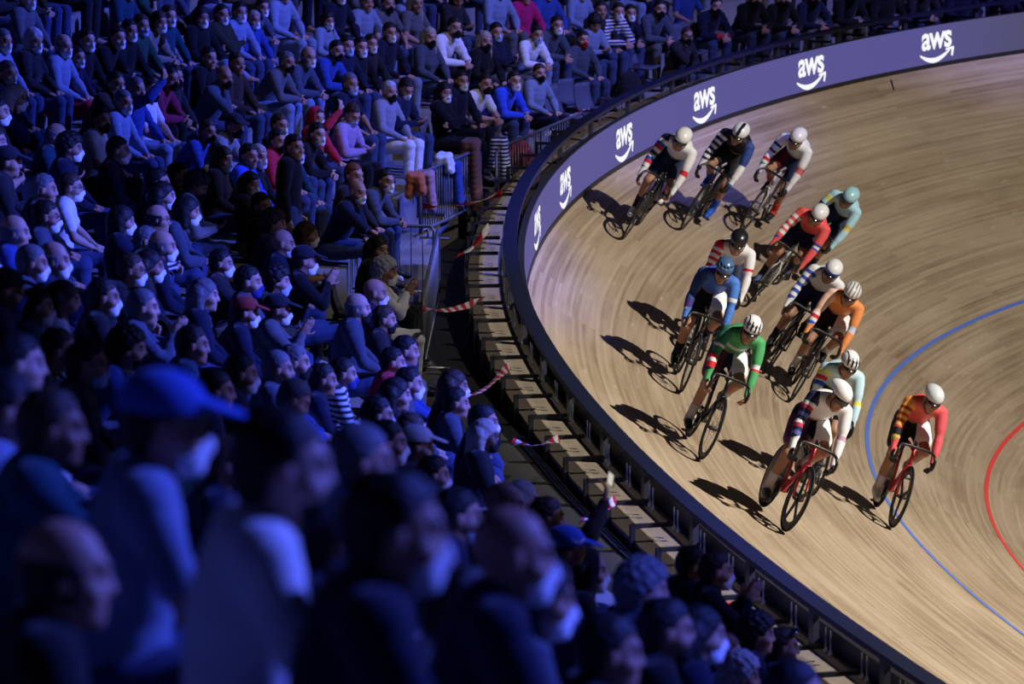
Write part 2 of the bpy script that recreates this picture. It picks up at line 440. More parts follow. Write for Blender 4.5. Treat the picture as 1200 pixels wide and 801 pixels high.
# ------------------------------------------------------------------ smooth-union surfaces for bodies, clothes, hair
def C(a, b, ra, rb=None, k=.03, op='+'): return ('C', np.asarray(a, float), np.asarray(b, float), ra, rb if rb is not None else ra, k, op)
def E(c, r, R=None, k=.03, op='+'): return ('E', np.asarray(c, float), np.asarray(r, float), np.eye(3) if R is None else np.asarray(R, float), None, k, op)
def xf(pr, R, t):
    out = []
    for q in pr:
        if q[0] == 'C': out.append(('C', R @ q[1] + t, R @ q[2] + t, *q[3:]))
        else: out.append(('E', R @ q[1] + t, q[2], R @ q[3], *q[4:]))
    return out
def grow(pr, g):
    out = []
    for q in pr:
        if q[0] == 'C': out.append(('C', q[1], q[2], q[3] + g, q[4] + g, *q[5:]))
        else: out.append(('E', q[1], q[2] + g, *q[3:]))
    return out

OFFS = np.array([(i, j, k) for i in (0, 1) for j in (0, 1) for k in (0, 1)])
EDG = [(a, b) for a in range(8) for b in range(a + 1, 8) if bin(a ^ b).count('1') == 1]
def nets(f, org, h):
    s = f < 0; n = np.array(f.shape)
    cnt = np.zeros(n - 1, np.int8)
    for o in OFFS: cnt += s[o[0]:n[0] - 1 + o[0], o[1]:n[1] - 1 + o[1], o[2]:n[2] - 1 + o[2]]
    act = np.argwhere((cnt > 0) & (cnt < 8))
    idx = np.full(n - 1, -1, np.int64); idx[act[:, 0], act[:, 1], act[:, 2]] = np.arange(len(act))
    vals = np.stack([f[act[:, 0] + o[0], act[:, 1] + o[1], act[:, 2] + o[2]] for o in OFFS], 1)
    acc = np.zeros((len(act), 3)); c = np.zeros(len(act))
    for a, b in EDG:
        va, vb = vals[:, a], vals[:, b]; cr = (va < 0) != (vb < 0)
        t = np.where(cr, va / np.where(cr, va - vb, 1), 0)
        acc += np.where(cr[:, None], OFFS[a] + t[:, None] * (OFFS[b] - OFFS[a]), 0); c += cr
    V = (act + acc / c[:, None]) * h + org
    F = []
    for ax in range(3):
        o1, o2 = [i for i in range(3) if i != ax]
        sl0 = [slice(None)] * 3; sl1 = [slice(None)] * 3; sl0[ax] = slice(0, -1); sl1[ax] = slice(1, None)
        d = s[tuple(sl0)] != s[tuple(sl1)]
        e = np.argwhere(d); e = e[(e[:, o1] > 0) & (e[:, o2] > 0) & (e[:, o1] < n[o1] - 1) & (e[:, o2] < n[o2] - 1)]
        ins = s[e[:, 0], e[:, 1], e[:, 2]]
        q = []
        for (u, v) in ((-1, -1), (0, -1), (0, 0), (-1, 0)):
            w = e.copy(); w[:, o1] += u; w[:, o2] += v; q.append(idx[w[:, 0], w[:, 1], w[:, 2]])
        q = np.stack(q, 1)
        flip = ins if ax != 1 else ~ins
        q[~flip] = q[~flip][:, ::-1]
        F.append(q)
    F = np.concatenate(F); F = F[(F >= 0).all(1)]
    return V, F

def sdf(prims, h, pad=.03, post=None, lo=None, hi=None):
    mn, mx = [], []
    for q in prims:
        if q[6] != '+': continue
        if q[0] == 'C':
            mn.append(np.minimum(q[1] - q[3], q[2] - q[4])); mx.append(np.maximum(q[1] + q[3], q[2] + q[4]))
        else:
            e = np.sqrt(((q[3] * q[2]) ** 2).sum(1)); mn.append(q[1] - e); mx.append(q[1] + e)
    org = np.min(mn, 0) - pad; top = np.max(mx, 0) + pad
    n = np.ceil((top - org) / h).astype(int) + 1
    ax = [org[i] + h * np.arange(n[i]) for i in range(3)]
    f = np.full(n, .25, np.float32)
    for q in prims:
        k = q[5]; mar = k + 2.5 * h
        if q[0] == 'C': a0 = np.minimum(q[1] - q[3], q[2] - q[4]) - mar; a1 = np.maximum(q[1] + q[3], q[2] + q[4]) + mar
        else:
            e = np.sqrt(((q[3] * q[2]) ** 2).sum(1)); a0 = q[1] - e - mar; a1 = q[1] + e + mar
        i0 = np.clip(np.floor((a0 - org) / h).astype(int), 0, n); i1 = np.clip(np.ceil((a1 - org) / h).astype(int) + 1, 0, n)
        if (i1 <= i0).any(): continue
        sl = tuple(slice(a, b) for a, b in zip(i0, i1))
        X = ax[0][sl[0]][:, None, None]; Y = ax[1][sl[1]][None, :, None]; Z = ax[2][sl[2]][None, None, :]
        if q[0] == 'C':
            a, b = q[1], q[2]; ba = b - a; l2 = ba @ ba + 1e-12
            px, py, pz = X - a[0], Y - a[1], Z - a[2]
            t = np.clip((px * ba[0] + py * ba[1] + pz * ba[2]) / l2, 0, 1)
            d = np.sqrt((px - t * ba[0]) ** 2 + (py - t * ba[1]) ** 2 + (pz - t * ba[2]) ** 2) - (q[3] + t * (q[4] - q[3]))
        else:
            c, r, R = q[1], q[2], q[3]
            px, py, pz = X - c[0], Y - c[1], Z - c[2]
            u = [px * R[0, i] + py * R[1, i] + pz * R[2, i] for i in range(3)]
            k0 = np.sqrt(sum((u[i] / r[i]) ** 2 for i in range(3))); k1 = np.sqrt(sum((u[i] / r[i] ** 2) ** 2 for i in range(3))) + 1e-9
            d = k0 * (k0 - 1) / k1
        g = f[sl]
        if q[6] == '+':
            hh = np.maximum(k - np.abs(g - d), 0) / k; f[sl] = np.minimum(g, d) - hh * hh * k * .25
        elif q[6] == '-':
            d = -d; hh = np.maximum(k - np.abs(g - d), 0) / k; f[sl] = np.maximum(g, d) + hh * hh * k * .25
    if post is not None: f = post(f, ax[0][:, None, None], ax[1][None, :, None], ax[2][None, None, :])
    # close at the border
    f[0] = f[-1] = .05; f[:, 0] = f[:, -1] = .05; f[:, :, 0] = f[:, :, -1] = .05
    return nets(f, org, h)
def shape(name, prims, h, pad=.03, post=None):
    V, F = sdf(prims, h, pad, post); return mesh_np(name, V, F)

def unit(v): v = np.asarray(v, float); return v / (np.linalg.norm(v) + 1e-12)
def ik(a, t, l1, l2, pole):
    """elbow / knee between a and t"""
    a, t = np.asarray(a, float), np.asarray(t, float); d = t - a; L_ = np.linalg.norm(d)
    if L_ > (l1 + l2) * .995: t = a + d / L_ * (l1 + l2) * .995; d = t - a; L_ = np.linalg.norm(d)
    u = d / L_; x = (l1 * l1 - l2 * l2 + L_ * L_) / (2 * L_); hgt = math.sqrt(max(l1 * l1 - x * x, 0))
    p = np.asarray(pole, float); p = p - u * (p @ u); p = unit(p)
    return a + u * x + p * hgt, t
def axes3(z, y):
    """matrix with columns x, y, z : z along, y as near as possible"""
    z = unit(z); y = np.asarray(y, float); y = unit(y - z * (y @ z)); x = np.cross(y, z); return np.stack([x, y, z], 1)

# head in its own frame: x to its left side mirrored is symmetric, y forward, z up, origin between the ears
HEAD = [E((0, -.018, .035), (.076, .097, .088)), E((0, .015, -.03), (.063, .082, .092)), E((0, .035, -.088), (.046, .052, .036)),
        C((-.012, .078, -.105), (.012, .078, -.105), .017, k=.02), C((0, .088, .015), (0, .108, -.030), .008, .013, k=.015),
        C((-.013, .098, -.032), (.013, .098, -.032), .009, k=.012),
        C((-.036, .080, .028), (.036, .080, .028), .012, k=.02),
        E((-.032, .098, .004), (.017, .016, .012), k=.015, op='-'), E((.032, .098, .004), (.017, .016, .012), k=.015, op='-'),
        E((-.032, .080, .004), (.014, .012, .010), k=.004), E((.032, .080, .004), (.014, .012, .010), k=.004),
        C((-.020, .092, -.066), (.020, .092, -.066), .007, k=.01), C((-.017, .090, -.077), (.017, .090, -.077), .007, k=.01),
        E((-.079, -.012, -.008), (.010, .020, .032), k=.01), E((.079, -.012, -.008), (.010, .020, .032), k=.01),
        E((-.052, .05, -.035), (.02, .03, .02), k=.03), E((.052, .05, -.035), (.02, .03, .02), k=.03)]

def hand(w, d, pn, side, curl=.5, spread=.012):
    """wrist w, direction d, palm normal pn (out of the palm), side = +1 when the thumb is towards cross(d, pn)"""
    R = axes3(d, pn); x, y, z = R[:, 0] * side, R[:, 1], R[:, 2]
    out = [E(w + z * .048, (.040, .015, .052), np.stack([R[:, 0], y, z], 1), k=.012)]
    for i, (u, ln) in enumerate(((-.028, .060), (-.010, .076), (.009, .082), (.027, .074))):
        p0 = w + z * .088 + x * u * 1.0
        a = curl * .9; b = curl * 1.8
        d1 = z * math.cos(a) + y * math.sin(a) + x * u * spread * 20; d2 = z * math.cos(b) + y * math.sin(b)
        p1 = p0 + unit(d1) * ln * .52; p2 = p1 + unit(d2) * ln * .48
        out += [C(p0 - z * .012, p1, .0095, .0085, k=.006), C(p1, p2, .0085, .007, k=.006)]
    t0 = w + z * .028 + x * .034; t1 = t0 + unit(x * .75 + z * .75 + y * .2) * .045; t2 = t1 + unit(x * .2 + z * .9 + y * (.25 + curl * .5)) * .032
    out += [C(t0 - x * .01, t1, .013, .011, k=.01), C(t1, t2, .011, .008, k=.006)]
    return out

def figure(J, fem=0., grip=(.4, .4)):
    """primitive lists of a body from joints: pelvis, chest, neck (3-vectors), head (R,t), sh/el/wr/hip/kn/an/toe per side 'L','R', hand dirs"""
    P = {}
    pe, ch, ne = [np.asarray(J[k], float) for k in ('pelvis', 'chest', 'neck')]
    latv = unit(np.asarray(J['shR'], float) - np.asarray(J['shL'], float)); lath = unit(np.asarray(J['hipR'], float) - np.asarray(J['hipL'], float))
    sp = unit(ch - pe); sp2 = unit(ne - ch)
    fw = lambda up, lat: np.stack([lat, np.cross(up, lat), up], 1)
    Rl = fw(sp, unit(lath - sp * (lath @ sp))); Rc = fw(sp2, unit(latv - sp2 * (latv @ sp2)))
    wa = pe * .5 + ch * .5
    sw = 1 - .10 * fem
    P['torso'] = [E(pe, (.165, .118, .125), Rl, k=.06), E(wa, (.138 * sw, .100, .14), Rl, k=.07), E(ch, (.162 * sw, .112, .17), Rc, k=.07),
                  C(np.asarray(J['shL']) * .82 + ne * .18, np.asarray(J['shR']) * .82 + ne * .18, .058, k=.07), C(ch, ne - sp2 * .03, .09, .06, k=.06)]
    if fem: P['torso'] += [E(ch + Rc @ np.array([-.065, .085, -.02]), (.058, .05, .055), k=.04), E(ch + Rc @ np.array([.065, .085, -.02]), (.058, .05, .055), k=.04)]
    P['neck'] = [C(ne - sp2 * .03, J['headt'] + J['headR'] @ np.array([0, -.02, -.08]), .056, .050, k=.04)]
    P['head'] = xf(HEAD, J['headR'], J['headt'])
    for s in 'LR':
        sh, el, wr, hi, kn, an, to = [np.asarray(J[k + s], float) for k in ('sh', 'el', 'wr', 'hip', 'kn', 'an', 'toe')]
        ax_ = unit(el - sh); m = (sh + el) / 2
        P['ua' + s] = [C(sh, el, .052, .037, k=.035), C(sh * .75 + el * .25, sh * .4 + el * .6, .047, .041, k=.04)]
        P['fa' + s] = [C(el, wr, .037, .024, k=.02), C(el * .85 + wr * .15, el * .5 + wr * .5, .038, .031, k=.03)]
        P['th' + s] = [C(hi, kn, .088, .056, k=.045), C(hi * .8 + kn * .2, hi * .4 + kn * .6, .086, .070, k=.05)]
        bk = unit(np.cross(unit(an - kn), lath)) * .016
        if bk @ (to - an) > 0: bk = -bk
        P['sn' + s] = [C(kn, an, .052, .034, k=.03), C(kn * .8 + an * .2 + bk, kn * .5 + an * .5 + bk, .046, .038, k=.03)]
        hl = an + unit(an - to) * .035 - np.array([0, 0, 1]) * 0 + J.get('down', np.array([0, 0, -1.])) * .045
        P['ft' + s] = [C(an, hl, .034, .032, k=.02), C(hl, to, .032, .026, k=.03), C(an, (an + to) / 2, .032, .028, k=.03)]
        d = J.get('hd' + s); pn = J.get('pn' + s)
        P['hn' + s] = hand(wr, d if d is not None else unit(wr - el), pn, J.get('ts' + s, 1 if s == 'R' else -1), grip[0 if s == 'L' else 1])
    return P
def body_of(P):
    o = P['torso'] + P['neck'] + P['head']
    for s in 'LR': o = o + P['ua' + s] + P['fa' + s] + P['hn' + s] + P['th' + s] + P['sn' + s] + P['ft' + s]
    return o
def wrinkle(amp):
    def post(f, X, Y, Z):
        return f + amp * (np.sin(38 * Z + 9 * X + 6 * np.sin(9 * X + 7 * Y)) * np.sin(17 * X + 21 * Y + 5 * np.sin(11 * Z)))
    return post

def tint_face(me, R, t):
    """colour of brows, eyes and lips on the skin of the head"""
    V = np.empty(len(me.vertices) * 3, np.float32); me.vertices.foreach_get('co', V); Q = (V.reshape(-1, 3) - t) @ R
    c = np.ones((len(Q), 4), np.float32); x, y, z = np.abs(Q[:, 0]), Q[:, 1], Q[:, 2]; f = y > .055
    c[f & (np.hypot((x - .032) / .016, (z - .003) / .009) < 1), :3] = (.22, .22, .26)
    c[f & (np.abs(x - .034) < .019) & (np.abs(z - .030) < .006), :3] = (.30, .28, .26)
    c[f & (x < .022) & (np.abs(z + .071) < .009) & (y > .07), :3] = (.85, .60, .60)
    a = me.color_attributes.new('Tint', 'FLOAT_COLOR', 'POINT'); a.data.foreach_set('color', c.ravel())
    return me

# ------------------------------------------------------------------ things worn on the head (head frame)
def front_cut(fn):
    def post(f, X, Y, Z): return np.maximum(f, fn(X, Y, Z))
    return post
def rough(f, X, Y, Z, a=.004, q=70): return f + a * np.sin(q * X + 3 * np.sin(25 * Z)) * np.sin(q * Y + 2) * np.sin(q * .8 * Z)
FACE = [q for q in HEAD[:7]]
HM = {}
SK = grow([HEAD[0], E((0, -.02, -.02), (.074, .085, .085))], .008)
HL_ = lambda X, Y, Z: (np.interp(Y, [-.12, -.045, -.032, .010, .024, .06, .1], [-.088, -.08, .020, .016, .050, .072, .088]) + .004 * np.sin(75 * X + 40 * Y) - Z) * .75
HM['short'] = shape('short_hair', SK, .008, post=lambda f, X, Y, Z: rough(np.maximum(f, HL_(X, Y, Z)), X, Y, Z, .005, 85))
HM['crop'] = shape('cropped_hair', grow([HEAD[0], E((0, -.02, -.02), (.074, .085, .085))], .006), .008, post=lambda f, X, Y, Z: np.maximum(f, HL_(X, Y, Z)))
HM['curly'] = shape('curly_hair', grow(SK, .022), .008, post=lambda f, X, Y, Z: np.maximum(f + .009 * np.sin(95 * X) * np.sin(95 * Y) * np.sin(95 * Z), HL_(X, Y - .012, Z) - .012))
HM['long'] = shape('long_hair', SK + [C((-.062, -.045, .0), (-.085, -.04, -.24), .045, .035, k=.04), C((.062, -.045, .0), (.085, -.04, -.24), .045, .035, k=.04), C((0, -.08, .0), (0, -.10, -.27), .055, .05, k=.05),
                   C((-.045, -.07, .0), (-.05, -.09, -.26), .05, .045, k=.05), C((.045, -.07, .0), (.05, -.09, -.26), .05, .045, k=.05)], .009,
                  post=lambda f, X, Y, Z: rough(np.maximum(f, np.minimum((Y - .045) * .8 - (Z - .02) * .75, Y - .0 + 0 * Z)), X, Y, Z, .004, 60))
HM['bob'] = shape('bob_hair', grow(SK, .01) + [C((-.066, -.03, .0), (-.078, -.015, -.12), .04, .036, k=.04), C((.066, -.03, .0), (.078, -.015, -.12), .04, .036, k=.04), C((0, -.075, 0), (0, -.08, -.12), .055, .055, k=.05)], .009,
                 post=lambda f, X, Y, Z: rough(np.maximum(f, np.minimum((Y - .05) * .8 - (Z - .02) * .75, Y - .025 + 0 * Z)), X, Y, Z))
HM['tail'] = shape('tied_back_hair', grow(SK, -.004) + [C((0, -.12, .04), (0, -.17, -.06), .03, .022, k=.03), C((0, -.17, -.06), (0, -.165, -.15), .022, .01, k=.02)], .008,
                   post=lambda f, X, Y, Z: rough(np.where(Y < -.11, f, np.maximum(f, HL_(X, Y, Z))), X, Y, Z, .003))
HM['fringe'] = shape('thin_rim_hair', grow([HEAD[0], E((0, -.02, -.02), (.074, .085, .085))], .008), .008, post=lambda f, X, Y, Z: np.maximum(np.maximum(f, Z - .035), np.maximum(Y - .03, -.065 - Z)))
HM['cap'] = shape('baseball_cap', grow([E((0, -.015, .045), (.082, .102, .082))], .012) + [E((0, .12, .055), (.075, .085, .010), Matrix.Rotation(math.radians(-14), 3, 'X'), k=.012)], .007,
                  post=lambda f, X, Y, Z: np.where(Y > .1, f, np.maximum(f, .035 - Z)))
HM['visor_cap'] = HM['cap']
HM['hood'] = shape('hood', grow([E((0, -.03, .02), (.088, .105, .105)), C((0, -.06, -.05), (0, -.05, -.16), .085, .095, k=.05)], .014), .009, post=front_cut(lambda X, Y, Z: Y - .045 + 0 * X + 0 * Z))
HM['beanie'] = shape('beanie', grow([E((0, -.02, .05), (.082, .10, .088))], .012), .008, post=front_cut(lambda X, Y, Z: .03 - Z + Y * .15))
HM['mask'] = shape('face_mask', [E((0, .024, -.062), (.064, .084, .058), k=.02), E((0, .06, -.10), (.045, .045, .032), k=.03), C((0, .104, -.024), (0, .112, -.045), .012, .014, k=.035)], .006, post=lambda f, X, Y, Z: np.maximum(np.maximum(f + .0006 * np.sin(300 * Z), .025 - Y + np.abs(X) * .15), np.maximum(Z + .020 - .2 * np.maximum(.05 - np.abs(X), 0), -.124 - Z)))
HM['chin_mask'] = shape('chin_mask', grow(FACE, .008), .006, post=lambda f, X, Y, Z: np.maximum(np.maximum(f, .018 - Y), np.maximum(Z + .078, -.135 - Z)))
def specs_mesh():
    mb = MB()
    for sx in (-1, 1):
        mb.torus((0, 0, 0), .024, .003, axis=0, n=16, m=5); V = mb.v[-1]; mb.v[-1] = V[:, [1, 0, 2]] * np.array([1.15, 1, .9]) + np.array([sx * .033, .108, .004])
        mb.tube([(sx * .062, .104, .012), (sx * .08, .03, .012), (sx * .082, -.01, .008)], .0028, 5)
    mb.tube([(-.012, .112, .008), (.012, .112, .008)], .003, 5)
    return mb.mesh('spectacles', True)
HM['specs'] = specs_mesh()
HM['shades'] = shape('dark_glasses', [E((0, .03, .006), (.078, .092, .026))], .006, post=front_cut(lambda X, Y, Z: np.maximum(.04 - Y, np.sqrt((X / .078) ** 2 + (Y / .082) ** 2 + 0 * Z) * -.08 + .08 * .98)))

# ------------------------------------------------------------------ spectator figures: one set of meshes per pose
def rot(ax, deg): return np.array(Matrix.Rotation(math.radians(deg), 3, ax))
def spectator_pose(p, yaw, fem):
    J = {}; stand = p in 'tT'
    hz = .93 if stand else .51
    lean = {'l': 34, 'h': 24, 's': 8, 'c': 10, 'x': -3, 'p': 4, 't': 3, 'T': 3, 'g': 5, 'd': 16}[p]
    R = rot('X', -lean); pe = np.array([0, -.01, hz])
    up = lambda v: pe + R @ np.asarray(v, float)
    J['pelvis'] = pe + np.array([0, 0, .02]); J['chest'] = up((0, .0, .33)); J['neck'] = up((0, -.005, .51))
    sw = .185 if not fem else .165
    J['shL'], J['shR'] = up((-sw, -.005, .465)), up((sw, -.005, .465))
    pitch = {'l': -6, 'h': -8, 'd': -32}.get(p, -6)
    J['headR'] = rot('Z', -yaw) @ rot('X', pitch)
    J['headt'] = up((0, .0, .52)) + np.array([0, .035 + .0012 * lean, .118]) + rot('Z', -yaw) @ np.array([0, .012, 0])
    for s, q in (('L', -1), ('R', 1)):
        hi = np.array([.088 * q, .0, hz - .01])
        if stand:
            kn, an = np.array([.095 * q, .02, .50]), np.array([.10 * q, -.01, .09]); to = np.array([.12 * q, .15, .035])
        else:
            kn, an = np.array([(.12 + .02 * (p == 'l')) * q, .42, .515]), np.array([.125 * q, .40, .09]); to = np.array([.15 * q, .56, .035])
            if p == 'g' and s == 'R': kn, an, to = np.array([.06, .44, .60]), np.array([-.16, .55, .47]), np.array([-.26, .66, .42])
        J['hip' + s], J['kn' + s], J['an' + s], J['toe' + s] = hi, kn, an, to
        wr, d, pn, pole = np.array([.13 * q, .30, .615]), (-.15 * q, .9, -.35), (0, -.3, -1), (q * 1., -.4, -.2)
        if p == 'l': wr, d, pn, pole = np.array([.045 * q, .50, .63]), (-.6 * q, .7, -.35), (-.8 * q, -.3, -.3), (q, -.2, -.6)
        if p == 'd': wr, d, pn, pole = np.array([.07 * q, .36, .72]), (-.45 * q, .75, .25), (-.3 * q, -.4, .8), (q, -.4, -.6)
        if p == 'c': wr, d, pn, pole = np.array([.055 * q, .33, .93]), (-.15 * q, .55, .8), (-1 * q, 0, 0), (q, -.2, -.9)
        if p == 'x': wr, d, pn, pole = np.array([-.09 * q, .20 + .03 * q, .78 + .03 * q]), (-1 * q, -.15, .15), (0, -1, 0), (q, .1, -.6)
        if p == 'p' and s == 'R': wr, d, pn, pole = np.array([.11, .40, 1.24]), (-.1, .25, 1), (-.3, -1, .2), (1, .1, -.8)
        if p == 'h' and s == 'R': wr, d, pn, pole = np.array([.05, .30, .93]), (-.2, .0, 1), (-.2, -1, .2), (1, .2, -1)
        if p == 't': wr, d, pn, pole = np.array([.24 * q, .05, .82]), (0, .25, -1), (-q, 0, 0), (q * .3, -1, 0)
        if p == 'T': wr, d, pn, pole = np.array([.055 * q, .33, 1.33]), (-.15 * q, .55, .8), (-1 * q, 0, 0), (q, -.2, -.9)
        sh = J['sh' + s]; el, wr = ik(sh, wr, .285, .25, pole)
        J['el' + s], J['wr' + s], J['hd' + s], J['pn' + s] = el, wr, np.array(d), np.array(pn)
        J['ts' + s] = -1 if np.cross(axes3(d, pn)[:, 1], axes3(d, pn)[:, 2]) @ np.array([q, 0, 0]) > 0 else 1
    return J
VAR = {}
def variant(p, yaw, fem):
    key = (p, yaw, fem)
    if key in VAR: return VAR[key]
    J = spectator_pose(p, yaw, fem); P = figure(J, fem, grip=(.55, .7 if p in 'hp' else .55) if p not in 'cT' else (.12, .12))
    arms = sum([P['ua' + s] + P['fa' + s] for s in 'LR'], []); ua = sum([P['ua' + s][:1] for s in 'LR'], [])
    nk = J['neck']; sp = unit(J['neck'] - J['chest'])
    v = {'J': J}
    v['body'] = tint_face(shape('body', body_of(P), .0105), J['headR'], J['headt'])
    collar = [C(nk - sp * .02, nk + sp * .015, .070, .066, k=.02)]
    v['long'] = shape('jacket', grow(P['torso'], .018) + grow(arms, .013) + collar, .012, post=wrinkle(.004))
    slv = []
    for s in 'LR': a, b = np.asarray(J['sh' + s]), np.asarray(J['el' + s]); slv.append(C(a, a * .3 + b * .7, .064, .056, k=.04))
    v['tee'] = shape('shirt', grow(P['torso'], .014) + slv + [C(nk - sp * .02, nk, .066, .062, k=.02)], .012, post=wrinkle(.003))
    v['trousers'] = shape('trousers', grow([P['torso'][0]], .012) + sum([grow(P['th' + s], .012) + grow(P['sn' + s][:1], .020) for s in 'LR'], []), .0125, post=wrinkle(.004))
    v['shoe'] = [shape('shoe', grow(P['ft' + s][1:], .010), .010) for s in 'LR']
    Hm = np.eye(4); Hm[:3, :3] = J['headR']; Hm[:3, 3] = J['headt']; v['head'] = Matrix(Hm.tolist())
    VAR[key] = v
    return v

# ------------------------------------------------------------------ track bicycle (x right, y forward, origin on the boards under the bottom bracket)
BB = np.array([0, 0, .285]); RA = np.array([0, -.39, .335]); FA = np.array([0, .58, .335])
BK = {}
def bm_mesh(mb, name, smooth=True):
    me = mb.mesh(name, smooth); bm = bmesh.new(); bm.from_mesh(me); bmesh.ops.recalc_face_normals(bm, faces=bm.faces); bm.to_mesh(me); bm.free(); return me
mb = MB()
X1 = (1, 0, 0)
mb.tube([(0, -.165, .86), (0, -.10, .56), BB], [.014, .016, .022], 10, rz=[.028, .034, .03], up=(0, 1, .2))
mb.tube([(0, -.155, .815), (0, .12, .815), (0, .395, .80)], [.016, .016, .018], 10, rz=[.02, .022, .028])
mb.tube([BB, (0, .21, .475), (0, .41, .665)], [.024, .020, .018], 10, rz=[.036, .044, .040])
mb.tube([(0, .375, .86), (0, .425, .62)], [.020, .020], 10, rz=[.03, .034], up=(0, 1, 0))
for s in (-1, 1):
    mb.tube([BB + np.array([s * .03, -.02, 0]), (s * .05, -.2, .31), (s * .055, -.39, .335)], [.011, .010, .009], 8, rz=[.02, .018, .012])
    mb.tube([(s * .012, -.145, .70), (s * .05, -.30, .48), (s * .055, -.39, .335)], [.008, .008, .008], 8, rz=[.018, .014, .012])
mb.tube([(-.038, 0, .285), (.038, 0, .285)], .027, 12)
BK['frame'] = bm_mesh(mb, 'frame')
mb = MB()
for s in (-1, 1): mb.tube([(s * .012, .425, .63), (s * .05, .47, .56), (s * .055, .58, .335)], [.014, .010, .008], 8, rz=[.03, .028, .014], up=(0, 1, 0))
mb.box((0, .43, .63), (.06, .05, .05))
BK['fork'] = bm_mesh(mb, 'fork')
mb = MB()
mb.tube([(0, .375, .86), (0, .38, .90)], .02, 10)
mb.tube([(0, .385, .88), (0, .475, .855)], [.020, .018], 10)
left = [(.0, .478, .853), (.10, .478, .853), (.165, .49, .848), (.192, .535, .83), (.203, .572, .785), (.206, .575, .735), (.207, .545, .695), (.208, .49, .677), (.208, .40, .672)]
mb.tube([(-x, y, z) for x, y, z in left[::-1]] + left[1:], .0155, 10)
BK['handlebar'] = bm_mesh(mb, 'handlebar')
BK['saddle'] = shape('saddle', [C((0, -.34, .955), (0, -.22, .965), .022, .02, k=.03), C((-.05, -.31, .957), (0, -.2, .965), .025, .02, k=.04), C((.05, -.31, .957), (0, -.2, .965), .025, .02, k=.04), C((0, -.22, .965), (0, -.06, .957), .022, .016, k=.03)], .008)
mb = MB(); mb.tube([(0, -.165, .85), (0, -.195, .945)], [.013, .013], 8, rz=[.024, .022], up=(0, 1, 0)); BK['seat_post'] = bm_mesh(mb, 'seat_post')
mb = MB(); mb.torus((.046, 0, 0), .092, .004, rr=.010, n=36)
for k in range(5):
    a = k * 2 * math.pi / 5; mb.tube([(.046, 0, 0), (.046, .088 * math.cos(a), .088 * math.sin(a))], .008, 6)
BK['chainring'] = bm_mesh(mb, 'chainring')
def crank_mesh(sd):
    mb = MB(); mb.tube([(sd * .055, 0, 0), (sd * .075, .165, 0)], [.010, .008], 8, rz=[.017, .012]); mb.tube([(sd * .02, 0, 0), (sd * .062, 0, 0)], .016, 8); return bm_mesh(mb, 'crank_arm')
BK['crankR'], BK['crankL'] = crank_mesh(1), crank_mesh(-1)
mb = MB(); mb.box((0, 0, 0), (.085, .06, .018)); mb.tube([(-.05, 0, 0), (.05, 0, 0)], .008, 6); BK['pedal'] = bm_mesh(mb, 'pedal', False)
mb = MB()
cl = [(.046, .095 * math.sin(a), .285 + .095 * math.cos(a)) for a in np.linspace(0, math.pi, 14)] + [(.046, -.39 - .032 * math.sin(a), .335 - .032 * math.cos(a)) for a in np.linspace(0, math.pi, 8)]
mb.tube(cl + cl[:1], .0055, 6, caps=False); BK['chain'] = bm_mesh(mb, 'chain')
mb = MB(); mb.torus((0, 0, 0), .3235, .0115, n=56, m=8); BK['tyre'] = bm_mesh(mb, 'tyre')
mb = MB(); mb.torus((0, 0, 0), .276, .0105, rr=.040, n=56, m=10); BK['deep_rim'] = bm_mesh(mb, 'rim')
mb = MB(); mb.torus((0, 0, 0), .286, .0095, rr=.029, n=56, m=10); BK['rim'] = bm_mesh(mb, 'rim')
mb = MB()
for k in range(18):
    a = k * 2 * math.pi / 18; x = .02 if k % 2 else -.02
    mb.tube([(x, .02 * math.cos(a), .02 * math.sin(a)), (0, .262 * math.cos(a), .262 * math.sin(a))], .0016, 4)
BK['spokes'] = bm_mesh(mb, 'spokes')
mb = MB(); mb.tube([(-.055, 0, 0), (-.03, 0, 0), (.03, 0, 0), (.055, 0, 0)], [.012, .022, .022, .012], 12); BK['hub'] = bm_mesh(mb, 'hub')
mb = MB(); n = 56; V = []; F = []
for r, x in ((.02, .022), (.12, .018), (.29, .009), (.313, .006), (.313, -.006), (.29, -.009), (.12, -.018), (.02, -.022)):
    V += [(x, r * math.cos(2 * math.pi * k / n), r * math.sin(2 * math.pi * k / n)) for k in range(n)]
for i in range(7): F += [(i * n + k, i * n + (k + 1) % n, (i + 1) * n + (k + 1) % n, (i + 1) * n + k) for k in range(n)]
F += [tuple(range(n)), tuple(7 * n + k for k in range(n))]
mb.add(V, F); BK['disc'] = bm_mesh(mb, 'disc')
def blades(nb):
    mb = MB()
    for k in range(nb):
        a = k * 2 * math.pi / nb + .5; c, s = math.cos(a), math.sin(a)
        pts = [(0, r * c, r * s) for r in (.01, .06, .16, .25, .29)]
        mb.tube(pts, [.016, .013, .010, .010, .011], 10, rz=[.035, .028, .024, .030, .055], up=(0, -s, c))
    return bm_mesh(mb, 'blades')
BK['tri'], BK['five'] = blades(3), blades(5)

